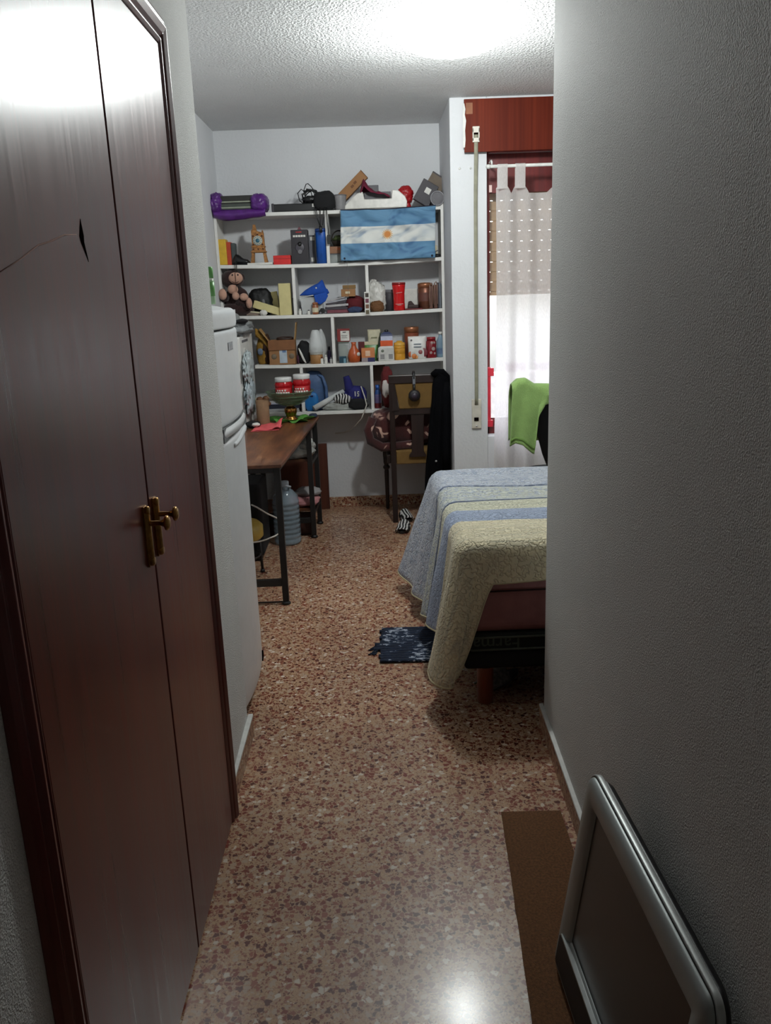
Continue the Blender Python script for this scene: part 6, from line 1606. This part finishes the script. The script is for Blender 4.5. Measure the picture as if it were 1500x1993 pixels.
for i, (x, y, nx, ny) in enumerate(per):
    if i: S_ += math.hypot(x - per[i - 1][0], y - per[i - 1][1])
    L = hang(x, y, nx)
    r = []
    rr_ = .045                          # rounded shoulder
    for j in range(NT_ + 1):
        q = j / NT_
        l = q * (L + .02)
        if l < rr_ * PI / 2:
            a = l / rr_
            out, dn = rr_ * math.sin(a) - rr_, rr_ * (1 - math.cos(a))
        else:
            d_ = l - rr_ * PI / 2
            out, dn = 0.0, rr_ + d_
        far = 0.0
        if nx < -.99:
            far = pl(y, [(2.8, .12), (3.1, .10), (3.5, .10), (3.8, .13), (4.03, .19)])
        elif nx < -.01: far = lerp(.05, .12, -nx)
        else: far = pl(x, [(.30, .05), (.38, .012), (2.2, .008)])
        out += far * (dn / .6) ** 1.15
        fold = .016 * math.sin(S_ * 21 + .6) + .010 * math.sin(S_ * 9.5)
        out += fold * min(1, dn / .28) * (1.0 if nx < -.01 else (.6 if x < .40 else .25))
        px_, py_, pz_ = x + nx * out, y + ny * out, ZQ - dn
        if nx > -.01 and x < .415:      # the loose corner swings towards the foot end
            px_ -= .11 * (dn / .52) ** 1.3
        if -.99 < nx < -.01:
            px_ -= .10 * (dn / .52) ** 1.3 * (1 + nx) ; py_ -= .01 * (dn / .6)
        if nx < -.99 and y > 3.9: py_ += 0.03 * (dn / .5) * ((y - 3.9) / .13)
        if nx < -.99: pz_ -= edge_drop(y) * (1 - .8 * q)
        r.append((px_, py_, max(.006, pz_)))
    rows.append(r)
vs, fs = [], []
for r in rows: vs += r
n1 = NT_ + 1
for i in range(len(rows) - 1):
    for j in range(NT_):
        fs.append((i * n1 + j, i * n1 + j + 1, (i + 1) * n1 + j + 1, (i + 1) * n1 + j))
q_ = MB().add(vs, fs, True)
top = MB()
NX, NY = 70, 50
def topz(x, y): return ZQ + .006 * nz(x * 3, y * 3, 1) * min(1, min(x - QX, y - QYN) * 8) + .004 * math.sin(y * 31 + x * 1.2) * min(1, min(x - QX, y - QYN) * 6) - edge_drop(y)
inset = .045
inner = [(x - nx * inset if nx < -.99 else (x - nx * inset), y - ny * inset) for x, y, nx, ny in per]
idx0 = len(q_.v)
# top sheet: strips from the shoulder line straight across to the bed's middle line
cols = []
for i, (x, y, nx, ny) in enumerate(per):
    a = Vector((rows[i][0][0], rows[i][0][1]))
    if nx < -.99: b = Vector((BX1, lerp(QYF + .04, QYN + .5, (QYF - y) / (QYF - QYN - RC))))
    elif nx < -.01: b = Vector((BX1, lerp(QYN + .5, QYN + .42, i / len(per))))
    else: b = Vector((BX1, lerp(QYN + .40, QYN + .05, sstep((x - QX) / (BX1 - QX)) ** .7)))
    c = []
    for j in range(NX + 1):
        f = (j / NX) ** 1.4
        p = a.lerp(b, f)
        z = topz(p.x, p.y) if j else rows[i][0][2]
        c.append((p.x, p.y, z))
    cols.append(c)
vs, fs = [], []
for c in cols: vs += c
n2 = NX + 1
for i in range(len(cols) - 1):
    for j in range(NX): fs.append((i * n2 + j, (i + 1) * n2 + j, (i + 1) * n2 + j + 1, i * n2 + j + 1))
q_.add(vs, fs, True)
# far edge of the spread turned down behind the bed
fr0 = [c for c in cols[0]]
vs, fs = [], []
for j, p in enumerate(fr0):
    for l in range(7):
        a = l / 6
        vs.append((p[0], p[1] + .045 * math.sin(a * PI / 2), p[2] - .16 * a ** 1.6))
for j in range(len(fr0) - 1):
    for l in range(6): fs.append((j * 7 + l, (j + 1) * 7 + l, (j + 1) * 7 + l + 1, j * 7 + l + 1))
q_.add(vs, fs, True)
qo = obj('bedspread', q_, m_quilt, None, loc=(0, 0, 0), thick=0.0)
bmq = bmesh.new(); bmq.from_mesh(qo.data); bmesh.ops.remove_doubles(bmq, verts=bmq.verts, dist=0.0012)
bmesh.ops.recalc_face_normals(bmq, faces=bmq.faces); bmq.to_mesh(qo.data); bmq.free()
md = qo.modifiers.new('thickness', 'SOLIDIFY'); md.thickness = 0.007; md.offset = 0
tag(qo, 'quilted cream and blue striped bedspread with one corner hanging almost to the floor', 'bedspread')
hem = MB().tube([Vector(r[-1]) + Vector((0, 0, .002)) for r in rows], .005, 6)
obj('hem', hem, mat('cream_hem', (196, 186, 152), 0.9), qo)

# zebra slippers by the chair, and one pale shoe under the bed
def slipper(name, label, loc, rz, m, ms):
    t = thing(name, label, 'slipper', loc, (0, 0, rz))
    out_ = [(.036 * math.cos(a) * (1 + .15 * math.cos(a * 2)) * (1.0 if math.sin(a) > 0 else .85), .115 * math.sin(a)) for a in [2 * PI * i / 22 for i in range(22)]]
    obj('sole', MB().prism(out_, 0.001, .020), ms, t, bevel=0.004)
    obj('upper', MB().grid(lambda u, v: ((-.042 + .084 * u), lerp(-.02, .112, v) * (1 - .12 * abs(2 * u - 1) ** 3 * v), .014 + .050 * math.sin(PI * u) ** .55 * (1 - .55 * v)), 14, 10), m, t, thick=0.005)
    return t
c_ = Vector((0.1725, 5, 0.1291))
slipper('zebra_slipper', 'zebra striped slipper beside the chair leg, the one nearer the bed hem', (0.160, 5.13, 0), PI * .94, zebra, black)
slipper('zebra_slipper', 'zebra striped slipper beneath the chair, farther back', (0.180, 5.40, 0), PI * 1.06, zebra, black)
sl = slipper('pale_slipper', 'pale patterned slipper under the bed next to the wooden leg', (0.445, 2.93, 0), 2.3, mat('pale_knit', (128, 122, 118), 0.9, var=.5, vs=90), grey_d)

# woven rag rug
m_rug = NT('woven_blue_rags'); k = m_rug
co = k.coord(scale=(30, 95, 30)); n1 = k.noise(co, 1.0, 2.0, .7)
c1 = k.noise(k.coord(scale=(9, 2.2, 1)), 1.0, 2.0)
sm = k.n('ShaderNodeMath', operation='MULTIPLY_ADD'); k.l(c1, sm, 0); sm.inputs[1].default_value = .7; k.l(n1, sm, 2)
k.col(k.ramp(sm, [(0.0, (18, 26, 44)), (0.78, (24, 36, 58)), (0.93, (38, 58, 78)), (0.975, (170, 176, 190))], 0, 'CONSTANT'))
k.b.inputs['Roughness'].default_value = 0.95; k.bump(n1, 0.006)
t = thing('rag_rug', 'small navy and white woven rag rug on the floor at the bed foot', 'rug', (0.15, 3.31, 0))
rg = MB()
NR = 15
for i in range(NR):
    y = lerp(-.165, .165, i / (NR - 1)); xl = -.165 + .006 * math.sin(i * 2.3) - (.022 if 5 <= i <= 7 else 0)
    rg.lathe([(.0125, 0), (.0135, .02), (.0135, .32), (.0125, .36 + .004 * math.sin(i * 1.7))], (xl, y, .011), 8, (1, .0, 0))
obj('woven_cords', MB().add([(v[0], v[1], .001 + .5 * (v[2] + .003)) for v in rg.v], rg.f, True), m_rug.m, t)
t.rotation_euler = (0, 0, math.radians(-1.5))
fr_ = MB()
for i in range(9): fr_.tube([(-.165 - .002 * i % 3, .0 - .012 * i, .008), (-.180 - .006 * (i % 3), -.004 - .012 * i, .005), (-.192 - .008 * (i % 4), -.012 - .011 * i, .003)], .003, 5)
obj('fringe', fr_, m_rug.m, t)

# brown mat in the corridor
m_mat = mat('brown_coir', (112, 76, 46), 0.98, var=.35, vs=160, bump=0.004, bs=420)
t = thing('floor_mat', 'flat brown coarse floor mat along the corridor wall under the silver screen', 'mat', (0.40, 1.45, 0))
pts = []
for i in range(30):
    y = lerp(2.095, .85, i / 29); pts.append((lerp(.325, .245, i / 29) + .0025 * nz(y * 40, 0, 0), y))
poly = [(p[0] - .40, p[1] - 1.45) for p in pts] + [(.468 - .40, .85 - 1.45), (.497 - .40, 2.09 - 1.45)]
obj('mat_body', MB().prism(poly, 0.0005, .007), m_mat, t)

# ------------------------------------------------------------------ silver television leaning on the wall
m_silver = mat('silver_grey_plastic', (150, 156, 154), 0.38, 0.25, var=.03)
m_scr = mat('dark_screen', (26, 20, 18), 0.30, var=.05)
tv = thing('television', 'silver framed flat television standing on the mat and leaning against the corridor wall', 'television', (0.377, 1.234, 0.008))
# local frame: s along the wall (towards the room), h up the panel, n out of the panel
lean = math.radians(8.0)
eh = Vector((math.sin(lean), 0, math.cos(lean))); en = Vector((-math.cos(lean), 0, math.sin(lean))); es = Vector((-0.033, 1, 0))
def T(s, h, n): return es * s + eh * h + en * n
SW, SH = 0.303, 0.486
def rrect(hs, h0, h1, r, n, seg=8):
    out = []
    for (cs, ch_, a0) in ((hs - r, h1 - r, 0), (-hs + r, h1 - r, PI / 2), (-hs + r, h0 + r, PI), (hs - r, h0 + r, 1.5 * PI)):
        for i in range(seg + 1):
            a = a0 + PI / 2 * i / seg
            out.append(T(cs + r * math.cos(a), ch_ + r * math.sin(a), n))
    return out
bez = MB().loft([rrect(SW, .0, SH, .032, -.012), rrect(SW, .0, SH, .032, .004), rrect(SW - .003, .003, SH - .003, .030, .009), rrect(SW - .012, .012, SH - .012, .024, .0135), rrect(SW - .030, .030, SH - .030, .014, .0140), rrect(SW - .050, .050, SH - .050, .008, .0105), rrect(SW - .060, .105, SH - .060, .004, .005), rrect(SW - .061, .105, SH - .061, .004, -.002)], smooth=True, caps=False)
obj('bezel', bez, m_silver, tv, fix=True)
obj('rim', MB().loft([rrect(SW + .0060, -.0, SH + .0060, .038, -.010), rrect(SW + .0060, -.0, SH + .0060, .038, .000), rrect(SW + .0025, .0, SH + .0025, .034, .003), rrect(SW + .002, .0, SH + .002, .033, -.010)], smooth=True, caps=False), mat('pale_silver_rim', (176, 180, 178), 0.35, 0.2), tv, fix=True)
obj('groove', MB().loft([rrect(SW + .003, .0, SH + .003, .034, -.004), rrect(SW + .0, .0, SH + .0, .032, -.004), rrect(SW + .0, .0, SH + .0, .032, .003), rrect(SW + .003, .0, SH + .003, .034, .003)], smooth=False, caps=False), black, tv, fix=True)
obj('screen', MB().loft([rrect(SW - .056, .098, SH - .056, .004, -.004), rrect(SW - .056, .098, SH - .056, .004, .0015)], smooth=False), m_scr, tv)
obj('lower_panel', MB().loft([rrect(SW - .02, .018, .094, .008, .006), rrect(SW - .022, .020, .092, .008, .0155)], smooth=False), mat('dark_speaker_grille', (42, 40, 38), 0.6, bump=0.0008, bs=500), tv)
obj('screen_trim', MB().loft([rrect(SW - .03, .095, .099, .002, .006), rrect(SW - .03, .095, .099, .002, .0165)], smooth=False), mat('pale_silver_rim', (176, 180, 178)), tv)
obj('rear_housing', MB().loft([rrect(SW - .002, .004, SH + .002, .034, -.012), rrect(SW - .006, .012, SH - .002, .05, -.027), rrect(SW - .05, .05, SH - .12, .06, -.050)], smooth=True), black, tv)

# ------------------------------------------------------------------ office chair and towel
oc = thing('office_chair', 'black swivel office chair between bed and window with a towel over its back', 'chair', (1.10, 4.62, 0))
obj('backrest', MB().loft([[Vector((cx_ + w_ * math.cos(a), -.17 + yy + d_ * math.sin(a), z)) for a in [2 * PI * i / 24 for i in range(24)]] for cx_, w_, d_, yy, z in ((.0, .145, .022, .03, .50), (.0, .185, .03, .015, .60), (.0, .22, .032, .0, .72), (.0, .232, .03, -.01, .84), (.0, .215, .026, -.012, .92), (.0, .17, .018, -.012, .965))]), mat('black_mesh_fabric', (18, 18, 19), 0.85, bump=0.001, bs=300), oc)
obj('seat', MB().blob((0, .08, .415), (.24, .235, .040), 0.0, 1, 0, 32, 16, p=3.2), mat('black_seat_fabric', (20, 20, 21), 0.9, bump=0.001, bs=300), oc)
obj('back_bracket', MB().tube([(0, -.14, .62), (0, -.185, .52), (0, -.15, .44), (0, -.02, .43)], .02, 10), black, oc)
obj('gas_column', MB().lathe([(.036, .10), (.034, .28), (.018, .281), (.018, .43)], seg=18), black, oc)
for i in range(5):
    a = 2 * PI * i / 5 + .4
    lg = obj('leg', MB().tube([(.02 * math.cos(a), .02 * math.sin(a), .105), (.15 * math.cos(a), .15 * math.sin(a), .095), (.25 * math.cos(a), .25 * math.sin(a), .07)], lambda q: .022 - .008 * q, 10), black, oc)
    cc_ = Vector((.25 * math.cos(a), .25 * math.sin(a), .028)); n_ = Vector((-math.sin(a), math.cos(a), 0))
    obj('caster', MB().cyl(cc_ - n_ * .018, cc_ + n_ * .018, .028, seg=18), black, lg)
# towel
m_tow = mat('lime_green_terry', (146, 180, 102), 0.95, var=.07, bump=0.004, bs=220, sheen=0.3)
tw = thing('green_towel', 'lime green terry towel draped over the back of the black office chair', 'towel', (0.96, 4.43, 0.965))
YT = 4.40
tl_, tr_, bl2, br2 = Vector((0.7344, 4.4, 0.9926)), Vector((0.9635, 4.44, 0.9467)), Vector((0.71, 4.38, 0.7115)), Vector((0.8298, 4.38, 0.676))
T0 = tw.location
def ridge(u):
    x = lerp(tl_.x, 1.20, u)
    z = pl(x, [(tl_.x, tl_.z), (tl_.x + .03, tl_.z + .026), (tl_.x + .07, tl_.z + .030), (tl_.x + .12, .990), (.97, .985), (1.2, .982)])
    return x, z
def towf(u, v):            # front hanging part: wide at the top, only its outer part hangs low
    x, z = ridge(u)
    drop = pl(u, [(0, .30), (.17, .33), (.29, .345), (.33, .14), (.40, .075), (.6, .055), (1, .055)])
    l = v * (drop + .04)
    if l < .04: y, zz = 4.405 - .032 * math.sin(l / .04 * PI / 2), z - .03 * (1 - math.cos(l / .04 * PI / 2))
    else: y, zz = 4.373, z - .03 - (l - .04)
    y += -.006 * math.sin(u * 30 + v * 3) * v + .006 * nz(u * 6, v * 3, 2)
    x2 = x + (-.012 + .0 * u) * v
    return (x2 - T0.x, y - T0.y, zz - T0.z)
def towb(u, v):
    x, z = ridge(u)
    l = v * .34
    if l < .04: y, zz = 4.405 + .04 * math.sin(l / .04 * PI / 2), z - .02 * (1 - math.cos(l / .04 * PI / 2))
    else: y, zz = 4.495 - .05 * math.exp(-(l - .04) * 30), z - .02 - (l - .04)
    return (x - T0.x, y - T0.y + .006 * math.sin(u * 26), zz - T0.z)
g = MB().grid(towf, 70, 36).grid(towb, 70, 24)
to = obj('terry_cloth', g, m_tow, tw, thick=0.008)
obj('woven_border', MB().grid(lambda u, v: (lambda p: (p[0], p[1] - .0052, p[2]))(towf(lerp(.004, .285, u), lerp(.90, .94, v))), 20, 2), mat('deeper_green_border', (108, 142, 68), 0.9), tw, thick=0.002)
